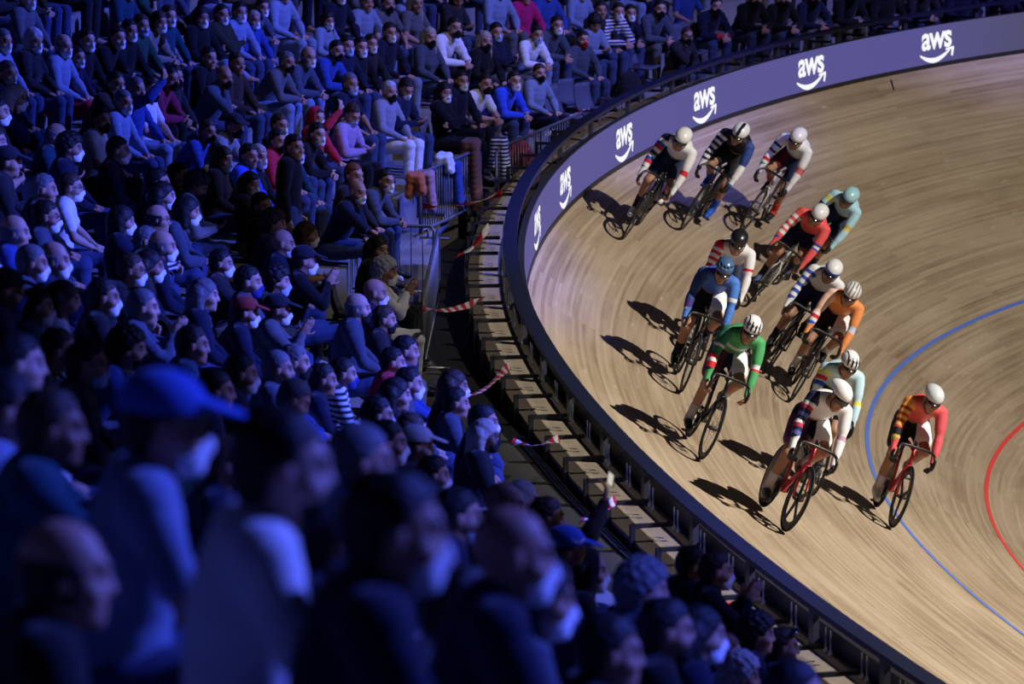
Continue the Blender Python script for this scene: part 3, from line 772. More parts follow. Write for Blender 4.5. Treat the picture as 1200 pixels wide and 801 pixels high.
def wheel(bike, name, at, kind):
    w = empty(name); w.parent = bike; w.location = at
    link('tyre', BK['tyre'], M['rubber'], w)
    if kind == 'disc': link('disc', BK['disc'], M['carbon'], w)
    else:
        link('rim', BK['deep_rim' if kind in ('tri', 'five') else 'rim'], M['carbon'], w)
        if kind in ('tri', 'five'): link('blades', BK[kind], M['carbon'], w)
        else: link('spokes', BK['spokes'], M['steel'], w)
    link('hub', BK['hub'], M['black_metal'], w)
    return w
def bicycle(mtx, colour, crank, front, rear):
    e = empty('track_bicycle', mtx=mtx)
    fr = link('frame', BK['frame'], M['paint'], e, colour); link('fork', BK['fork'], M['paint'], e, colour)
    link('seat_post', BK['seat_post'], M['carbon'], e); link('saddle', BK['saddle'], M['rubber'], e)
    link('handlebar', BK['handlebar'], M['carbon'], e); link('chain', BK['chain'], M['steel'], e)
    cs = empty('crankset'); cs.parent = e; cs.location = BB
    link('chainring', BK['chainring'], M['black_metal'], cs)
    a = math.radians(crank)
    r1 = link('crank_arm', BK['crankR'], M['carbon'], cs); r1.rotation_euler.x = -a
    r2 = link('crank_arm', BK['crankL'], M['carbon'], cs); r2.rotation_euler.x = -a + math.pi
    for sd, ang in ((1, a), (-1, a + math.pi)):
        p = link('pedal', BK['pedal'], M['black_metal'], cs); p.location = (sd * .115, .165 * math.cos(ang), -.165 * math.sin(ang))
    wheel(e, 'front_wheel', FA, front); wheel(e, 'rear_wheel', RA, rear)
    return e

# ------------------------------------------------------------------ racing cyclists in the drops
RV = {}
def rider_variant(crank, yaw, pitch=-27):
    key = (crank, yaw, pitch)
    if key in RV: return RV[key]
    J = {}; R = rot('X', -60); pe = np.array([0, -.19, 1.035])
    up = lambda v: pe + R @ np.asarray(v, float)
    J['pelvis'] = pe + np.array([0, .01, .005]); J['chest'] = up((0, -.035, .33)); J['neck'] = up((0, .0, .50))
    J['shL'], J['shR'] = up((-.185, .02, .445)), up((.185, .02, .445))
    J['headR'] = rot('Z', -yaw) @ rot('X', pitch); J['headt'] = J['neck'] + np.array([0, .125, .075]) + rot('Z', -yaw) @ np.array([0, .01, 0])
    a = math.radians(crank)
    for s, q in (('L', -1), ('R', 1)):
        ang = a if s == 'R' else a + math.pi
        ped = BB + np.array([q * .115, .165 * math.cos(ang), -.165 * math.sin(ang)])
        an = ped + np.array([0, -.115, .115]); to = ped + np.array([0, .065, .042])
        hi = np.array([.085 * q, -.165, 1.0]); kn, an = ik(hi, an, .44, .43, (.12 * q, 1, .2))
        J['hip' + s], J['kn' + s], J['an' + s], J['toe' + s] = hi, kn, an, to
        wr = np.array([.222 * q, .425, .738]); d = np.array([-.05 * q, .62, -.62]); pn = np.array([-q, .0, -.1])
        el, wr = ik(J['sh' + s], wr, .285, .265, (q * .75, -.65, -.15))
        J['el' + s], J['wr' + s], J['hd' + s], J['pn' + s] = el, wr, d, pn
        J['ts' + s] = -1 if np.cross(axes3(d, pn)[:, 1], axes3(d, pn)[:, 2]) @ np.array([0, .7, .7]) > 0 else 1
    P = figure(J, 0, grip=(.95, .95))
    v = {'J': J, 'P': P, 'body': tint_face(shape('body', body_of(P), .008), J['headR'], J['headt'])}
    arms = sum([P['ua' + s] + P['fa' + s] for s in 'LR'], [])
    nk = J['neck']; sp = unit(J['neck'] - J['chest'])
    v['top'] = sdf(grow(P['torso'][1:], .007) + grow(arms, .006) + [C(nk - sp * .02, nk, .064, .060, k=.02)], .0085)
    sh = grow(P['torso'][:1], .008)
    for s in 'LR': h, k_ = np.asarray(J['hip' + s]), np.asarray(J['kn' + s]); sh = sh + [C(h, h * .36 + k_ * .64, .104, .086, k=.045), C(h * .8 + k_ * .2, h * .40 + k_ * .60, .099, .090, k=.05)]
    v['shorts'] = sdf(sh, .009)
    v['sock'] = [shape('sock', [C(J['an' + s] * .62 + J['kn' + s] * .38, J['an' + s], .050, .041, k=.02), C(J['an' + s], J['an' + s] * .7 + J['toe' + s] * .3, .041, .037)], .009) for s in 'LR']
    v['shoe'] = [shape('cycling_shoe', grow(P['ft' + s], .007)[1:], .009) for s in 'LR']
    v['glove'] = [shape('glove', grow(P['hn' + s], .0025), .006) for s in 'LR']
    Hm = np.eye(4); Hm[:3, :3] = J['headR']; Hm[:3, 3] = J['headt']; v['head'] = Matrix(Hm.tolist())
    RV[key] = v
    return v
def seg_t(V, a, b):
    a, b = np.asarray(a), np.asarray(b); ba = b - a; t = np.clip(((V - a) @ ba) / (ba @ ba), 0, 1)
    return np.linalg.norm(V - a - t[:, None] * ba, axis=1), t
def coloured(name, VF, colours):
    me = mesh_np(name, *VF); at = me.color_attributes.new('Col', 'FLOAT_COLOR', 'POINT')
    c = np.ones((len(colours), 4), np.float32); c[:, :3] = colours
    if len(me.vertices) == len(c): at.data.foreach_set('color', c.ravel())
    return me
def bands(t, spec, default):
    out = np.tile(np.asarray(default, float), (len(t), 1))
    for t0, t1, col in spec: out[(t >= t0) & (t < t1)] = col
    return out
W_ = (.78, .78, .78); K_ = (.012, .012, .016); NV = (.012, .018, .06)
def suit(v, torso, armR, armL, shoulder=None, chest=None):
    V, F = v['top']; J = v['J']
    dt, tt = seg_t(V, J['pelvis'], J['neck'])
    col = np.tile(np.asarray(torso, float), (len(V), 1))
    if chest is not None:
        for t0, t1, c in chest: col[(tt >= t0) & (tt < t1)] = c
    best = dt - .085
    for s, (dflt, spec) in (('R', armR), ('L', armL)):
        d1, t1 = seg_t(V, J['sh' + s], J['el' + s]); d2, t2 = seg_t(V, J['el' + s], J['wr' + s])
        arm = np.where(d1 < d2, t1 * .52, .52 + t2 * .48); d = np.minimum(d1, d2) - .03
        m = d < best; cc = bands(arm, spec, dflt); col[m] = cc[m]
    return coloured('skinsuit_top', v['top'], col)
def shorts(v, base_, right=None, left=None):
    V, F = v['shorts']; J = v['J']; col = np.tile(np.asarray(base_, float), (len(V), 1))
    for s, c in (('R', right), ('L', left)):
        if c is None: continue
        d, t = seg_t(V, J['hip' + s], J['kn' + s]); q = 1 if s == 'R' else -1
        ax_ = np.asarray(J['hip' + s]) + t[:, None] * (np.asarray(J['kn' + s]) - np.asarray(J['hip' + s]))
        m = (t > .12) & ((V - ax_)[:, 2] > -.045) & (V[:, 0] * q > .03) ; col[m] = c
    return coloured('skinsuit_shorts', v['shorts'], col)

HP = [E((0, -.02, .052), (.092, .118, .083), k=.03), E((0, -.09, .03), (.07, .085, .055), k=.05)]
below = lambda X, Y, Z: (.022 + .02 * np.clip(Y / .1, -1, 1) ** 2) - Z + 0 * X
HELM = {}
HELM['aero'] = shape('helmet', HP, .006, post=front_cut(below))
grv = [C((x, .09, .10), (x * 1.25, -.14, .085), .011, .009, k=.008, op='-') for x in (-.05, -.017, .017, .05)] + [C((x, .07, .065), (x * 1.1, -.11, .06), .009, .008, k=.006, op='-') for x in (-.082, .082)]
HELM['vented'] = shape('helmet', [E((0, -.02, .052), (.090, .115, .088), k=.03)] + grv, .005, post=front_cut(below))
def strips(xs, z0=.12, w=.012):
    pr = [C((x, .085, .09), (x * 1.2, -.01, .14), w, w, k=.004) for x in xs] + [C((x * 1.2, -.01, .14), (x * 1.2, -.12, .11), w, w, k=.004) for x in xs]
    hp = sdf  # strips are cut to a thin layer on the helmet surface
    e = HP[0]
    def post(f, X, Y, Z):
        k0 = np.sqrt((X / e[2][0]) ** 2 + ((Y + .02) / e[2][1]) ** 2 + ((Z - .052) / e[2][2]) ** 2)
        d = (k0 - 1) * .09
        return np.maximum(np.maximum(f, d - .0035), -.004 - d)
    return post, pr
def strip_mesh(xs, w):
    post, _ = strips(xs, w=w); pr = []
    for x in xs:
        pts = []
        for a in np.linspace(-.15, 1.1, 9):
            ang = a * math.pi / 1.0 * .5
            cx = x * (1.1 - .1 * a); s_ = math.sqrt(max(1 - (cx / .092) ** 2, .01))
            pts.append(np.array([cx, -.02 + .118 * s_ * math.cos(ang + .32), .052 + .083 * s_ * math.sin(ang + .32)]))
        pr += [C(a_, b_, w, w, k=.004) for a_, b_ in zip(pts[:-1], pts[1:])]
    return shape('helmet_vents', pr, .005, post=post)
HELM['strip_mid'] = strip_mesh([0.], .019); HELM['strip_many'] = strip_mesh([-.052, -.019, .019, .052], .0085)
def band_post(f, X, Y, Z): return np.maximum(f, np.maximum(.028 - Z, Z - .062 - .1 * np.maximum(Y, 0)))
HELM['band'] = shape('helmet_band', grow(HP, .003), .006, post=lambda f, X, Y, Z: np.maximum(band_post(f, X, Y, Z), -Y - .03))
HELM['visor'] = shape('helmet_visor', [E((0, .008, .012), (.083, .108, .055))], .006, post=front_cut(lambda X, Y, Z: np.maximum(np.maximum(.035 - Y, -.022 - Z + np.abs(X) * .12), Z - .046)))
HELM['strap'] = None
mb = MB()
for sx in (-1, 1): mb.tube([(sx * .082, .03, .03), (sx * .070, .03, -.06), (sx * .03, .055, -.115), (0, .065, -.122)], .005, 6)
HELM['strap'] = bm_mesh(mb, 'chin_strap')

SKIN_T = (.37, .185, .115)
def stripes(n, t0, t1, *cols):
    out = []; e = np.linspace(t0, t1, n + 1)
    for i in range(n): out.append((e[i], e[i + 1], cols[i % len(cols)]))
    return out
RED = (.62, .02, .03); BLU = (.03, .08, .45); GRN = (.05, .30, .09); CORAL = (.78, .10, .10); ORG = (.85, .30, .09); LBL = (.42, .68, .78); DBL = (.03, .07, .26)
# key: front wheel contact px, head px, crank, yaw, bike colour, wheels, suit, helmet...
RID = [
 ('A', (731, 279.5), (799, 169), 60, 0, (.012, .012, .014), 'spoke', 'disc', dict(torso=W_, armR=(NV, stripes(9, .05, .78, W_, BLU, RED, W_, NV)), armL=(W_, [(.42, .55, RED)]), sh=(NV, None, None)), ('aero', W_, 'visor', None), dict(shoe=(.75, .75, .75), sock=K_, glove=None),
  'cyclist in white skinsuit with navy striped arm and white helmet, highest beneath the purple board', 'dark track bicycle ridden by the white suited cyclist highest beneath the purple board'),
 ('B', (799, 269), (867, 164), 265, 0, (.012, .012, .014), 'spoke', 'disc', dict(torso=K_, armR=(K_, stripes(11, .08, .85, W_, K_)), armL=(DBL, [(.45, .95, W_)]), sh=(K_, None, None)), ('aero', W_, 'shades', ('strip_mid', K_)), dict(shoe=(.02, .10, .55), sock=(.02, .08, .45), glove=K_),
  'cyclist in black skinsuit with white ringed sleeve, black striped white helmet and blue shoes', 'black track bicycle under the cyclist in the black skinsuit with blue shoes'),
 ('C', (869, 272), (935, 172), 265, 0, (.45, .45, .46), 'spoke', 'spoke', dict(torso=W_, armR=(W_, [(.18, .24, K_), (.36, .42, K_), (.6, .68, RED), (.68, .74, W_), (.74, .82, GRN), (.82, .97, RED)]), armL=(W_, [(.40, .56, (.6, .12, .12))]), sh=(NV, (.10, .01, .02), None)), ('aero', W_, 'shades', None), dict(shoe=K_, sock=(.6, .05, .03), glove=K_),
  'cyclist in white skinsuit with red and green banded cuff, plain white helmet and red socks', 'track bicycle with pale down tube under the cyclist in red socks'),
 ('D', (912, 332), (995, 228), 265, 0, (.012, .012, .014), 'spoke', 'disc', dict(torso=LBL, armR=(LBL, [(.1, .2, (.7, .6, .1)), (.3, .38, NV), (.5, .6, W_), (.6, .7, NV)]), armL=(LBL, [(.35, .5, (.7, .6, .15))]), sh=(NV, None, None)), ('aero', (.35, .62, .68), 'visor', None), dict(shoe=K_, sock=K_, glove=K_),
  'cyclist in pale blue skinsuit and pale blue helmet riding behind the coral red cyclist', 'dark track bicycle mostly hidden behind the coral red cyclist'),
 ('E', (876, 358), (958, 256), 85, 0, (.5, .5, .52), 'spoke', 'spoke', dict(torso=CORAL, armR=(CORAL, stripes(9, .05, .75, CORAL, W_) + [(.75, 1.1, BLU), (.84, .9, W_)]), armL=(CORAL, [(.36, .52, BLU), (.41, .47, W_)]), sh=(NV, None, None)), ('aero', W_, 'shades', None), dict(shoe=(.08, .1, .25), sock=K_, glove=None),
  'cyclist in coral red skinsuit with white striped sleeve, navy shorts and white helmet', 'pale framed track bicycle under the coral red cyclist'),
 ('F', (897, 436), (973, 316.5), 85, 0, (.012, .012, .014), 'spoke', 'disc', dict(torso=W_, armR=(W_, stripes(11, .06, .98, BLU, W_)), armL=(W_, [(.42, .5, NV)]), sh=(NV, None, None)), ('aero', W_, 'shades', ('band', BLU)), dict(shoe=K_, sock=K_, glove=None),
  'cyclist in white skinsuit with blue ringed sleeve and white helmet with blue front band', 'black track bicycle under the cyclist with the blue ringed sleeve'),
 ('G', (926, 470), (995.5, 362), 85, 0, (.012, .012, .014), 'spoke', 'disc', dict(torso=ORG, armR=((.85, .55, .42), [(.5, .56, W_), (.56, .64, RED), (.64, .72, W_), (.72, .80, BLU), (.80, .88, W_), (.88, .96, RED)]), armL=(ORG, [(.40, .55, (.55, .6, .75))]), sh=(K_, None, W_)), ('aero', (.72, .70, .66), 'shades', ('strip_many', (.25, .24, .22))), dict(shoe=K_, sock=(.55, .55, .55), glove=K_),
  'cyclist in orange skinsuit with a white black and red banded cuff', 'dark track bicycle with disc wheel under the orange cyclist'),
 ('H', (821, 422), (863.6, 290), 265, 0, (.012, .012, .014), 'spoke', 'spoke', dict(torso=W_, armR=(W_, stripes(7, .0, .5, RED, W_)), armL=(W_, [(.3, .36, RED)]), sh=(NV, None, None)), ('aero', (.015, .015, .017), 'shades', None), dict(shoe=K_, sock=K_, glove=K_),
  'cyclist in white skinsuit with glossy black helmet tucked behind the blue cyclist', 'black track bicycle following the blue cyclist'),
 ('I', (797, 460), (846, 312.5), 85, 0, (.014, .014, .016), 'spoke', 'spoke', dict(torso=(.05, .13, .50), armR=((.03, .06, .22), [(.62, .78, (.06, .03, .2)), (.78, .95, (.45, .5, .7))]), armL=((.07, .20, .62), [(.3, .38, W_)]), sh=(K_, None, W_), chest=None), ('vented', (.06, .13, .26), 'shades', None), dict(shoe=K_, sock=K_, glove=None),
  'cyclist in blue skinsuit and dark blue vented helmet', 'black spoked track bicycle under the blue cyclist'),
 ('J', (820, 538.5), (876, 378.7), 85, 0, (.014, .014, .016), 'spoke', 'spoke', dict(torso=(.06, .33, .11), armR=((.03, .16, .09), [(.28, .33, W_), (.5, .58, RED), (.58, .64, W_), (.64, .76, RED), (.76, .9, NV)]), armL=((.07, .36, .12), [(.40, .48, W_), (.48, .54, RED)]), sh=((.02, .03, .08), (.10, .03, .06), W_), chest=[(.42, .58, (.5, .55, .5))]), ('vented', (.80, .80, .80), 'shades', ('strip_many', K_)), dict(shoe=K_, sock=(.4, .4, .4), glove=None),
  'cyclist in green skinsuit and white helmet with black vents', 'black spoked track bicycle under the green cyclist'),
 ('K', (950, 581), (992, 442), 265, -15, (.012, .012, .014), 'spoke', 'disc', dict(torso=(.50, .72, .80), armR=((.45, .66, .75), [(.05, .13, (.75, .7, .15)), (.16, .24, RED), (.27, .36, BLU), (.4, .5, W_)]), armL=((.50, .72, .80), [(.45, .55, (.8, .65, .1))]), sh=(K_, None, None)), ('vented', W_, 'shades', ('strip_many', K_)), dict(shoe=K_, sock=K_, glove=K_),
  'cyclist in pale blue skinsuit with rainbow banded shoulder and white vented helmet', 'dark track bicycle half hidden beside the red framed bicycle with five blade wheel'),
 ('L', (917, 622), (980, 476), 85, -30, (.42, .01, .02), 'five', 'disc', dict(torso=W_, armR=(NV, stripes(13, .05, .97, NV, W_, (.5, .03, .08), NV, (.1, .12, .4))), armL=(W_, [(.45, .55, (.5, .3, .4))]), sh=(K_, (.08, .02, .1), W_)), ('aero', (.80, .80, .80), 'visor', None), dict(shoe=(.05, .05, .05), sock=(.55, .5, .5), glove=K_),
  'cyclist in white skinsuit with navy red patterned arm, head turned, long white helmet', 'red framed track bicycle with five blade front wheel and disc rear wheel'),
 ('M', (1043.6, 618.4), (1091, 471), 85, -15, (.45, .015, .03), 'tri', 'disc', dict(torso=(.78, .12, .10), armR=((.75, .25, .05), stripes(11, .05, .75, (.80, .38, .06), (.35, .03, .02), (.75, .45, .1), (.55, .05, .03)) + [(.55, .70, K_), (.75, 1.1, (.35, .28, .06))]), armL=((.75, .10, .12), []), sh=(K_, None, W_)), ('aero', (.62, .66, .68), 'shades', None), dict(shoe=(.72, .72, .72), sock=(.60, .52, .50), glove=K_),
  'cyclist in red skinsuit with orange tiger striped arm leading on the blue line', 'red framed track bicycle with three blade front wheel standing on the blue line'),
]
def rider_matrix(contact, headpx, hl):
    s, d = hit_track(*contact)
    best = None
    for lean in np.radians(np.arange(-16, 16.1, .5)):
        P, n, t = frame(s); T = np.array([-n[1], n[0], 0.])
        nv = np.array([-n[0] * math.sin(t), -n[1] * math.sin(t), math.cos(t)]); X = np.cross(T, nv)
        upv = nv * math.cos(lean) + X * math.sin(lean); Xv = np.cross(T, upv)
        c = on_track(s, d, .004); o = c - T * .58
        # keep the rear wheel on the banking as well
        Mx = np.stack([Xv, T, upv], 1); h = o + Mx @ hl
        e = abs(proj(h)[0] - headpx[0])
        if best is None or e < best[0]: best = (e, Mx, o, s, d, math.degrees(lean))
    e, Mx, o, s, d, lean = best
    # pitch so that both tyres touch
    rs = s - .97; rc = on_track(rs, d, .004); fc = on_track(s, d, .004); T2 = unit(fc - rc)
    up2 = unit(Mx[:, 2] - T2 * (Mx[:, 2] @ T2)); X2 = np.cross(T2, up2)
    A = np.eye(4); A[:3, :3] = np.stack([X2, T2, up2], 1); A[:3, 3] = fc - T2 * .58
    return Matrix(A.tolist()), s, d, lean
for key, ct, hd, crank, yaw, bcol, fw_, rw_, st, hm, ft, lab, blab in RID:
    v = rider_variant(crank, yaw)
    mtx, s, d, lean = rider_matrix(ct, hd, np.asarray(v['J']['headt']))
    hw = proj(np.array(mtx @ Vector(v['J']['headt'])))
    print('RIDER', key, 's %.1f d %.2f lean %.1f' % (s, d, lean), 'head', np.round(hw[:2]), hd)
    bk = bicycle(mtx, bcol, crank, fw_, rw_); tag(bk, blab, 'bicycle', 'track bicycles in the race')
    e = empty('cyclist', mtx=mtx); tag(e, lab, 'person', 'cyclists racing in the bunch')
    link('body', v['body'], M['skin'], e, SKIN_T)
    link('skinsuit_top', suit(v, st['torso'], st['armR'], st['armL'], chest=st.get('chest')), M['suit'], e)
    link('skinsuit_shorts', shorts(v, *st['sh']), M['suit'], e)
    for i in range(2):
        link('sock', v['sock'][i], M['cloth'], e, ft['sock']); link('cycling_shoe', v['shoe'][i], M['leather'], e, ft['shoe'])
        if ft['glove'] is not None: link('glove', v['glove'][i], M['leather'], e, ft['glove'])
    kind, hc, eye, extra = hm
    h = link('helmet', HELM[kind], M['shell'], e, hc, v['head'] @ Matrix.Translation((0, -.004, -.004)) @ Matrix.Scale(1.09, 4))
    if extra: link('helmet_vents' if extra[0] != 'band' else 'helmet_band', HELM[extra[0]], M['shell'], h, extra[1])
    link('chin_strap', HELM['strap'], M['rubber'], h)
    if eye == 'visor': link('helmet_visor', HELM['visor'], M['visor'], h)
    else: link('dark_glasses', HM['shades'], M['visor'], e, None, v['head'])

# ------------------------------------------------------------------ spectators
COLR = {'black': (.010, .010, .012), 'charcoal': (.028, .028, .032), 'navy': (.012, .016, .045), 'grey': (.16, .16, .17), 'pale grey': (.38, .38, .40), 'white': (.72, .72, .72), 'light blue': (.30, .38, .55),
        'blue': (.04, .09, .38), 'cobalt': (.03, .08, .62), 'teal': (.02, .08, .12), 'burgundy': (.22, .015, .05), 'mustard': (.42, .24, .04), 'olive': (.045, .045, .025), 'brown': (.06, .035, .022),
        'lilac': (.36, .24, .36), 'beige': (.34, .30, .24), 'magenta': (.42, .01, .10), 'red': (.50, .02, .04), 'denim': (.06, .09, .19), 'slate': (.09, .11, .15), 'striped': (.3, .3, .3), 'green': (.03, .10, .06), 'khaki': (.20, .17, .11)}
for k_ in COLR:
    if k_ not in ('white', 'mustard', 'magenta', 'red', 'lilac', 'cobalt', 'burgundy'): COLR[k_] = tuple(c * .62 for c in COLR[k_])
HAIRC = {'dark': (.012, .010, .009), 'brown': (.045, .026, .014), 'fair': (.36, .30, .24), 'grey': (.12, .12, .13), 'red': (.16, .05, .02), 'silver': (.42, .42, .44)}
MASKC = {'w': (.86, .87, .90), 'b': (.42, .56, .82), 'k': (.012, .012, .014), 'd': (.03, .05, .25), 'r': (.35, .02, .02)}
MASKN = {'w': 'white mask', 'b': 'pale blue mask', 'k': 'black mask', 'd': 'dark blue mask', 'r': 'red mask', 'n': 'no mask', 'c': 'blue mask pulled under chin'}
POSEN = {'s': 'hands on thighs', 'l': 'leaning on knees', 'c': 'clapping', 'x': 'arms folded', 'p': 'arm raised', 'h': 'hand at chin', 'g': 'legs crossed', 'd': 'head bowed', 't': 'standing', 'T': 'standing and clapping'}
GARM = {'J': 'jacket', 'S': 'sweater', 'T': 'tee shirt', 'H': 'hoodie', 'B': 'shirt'}
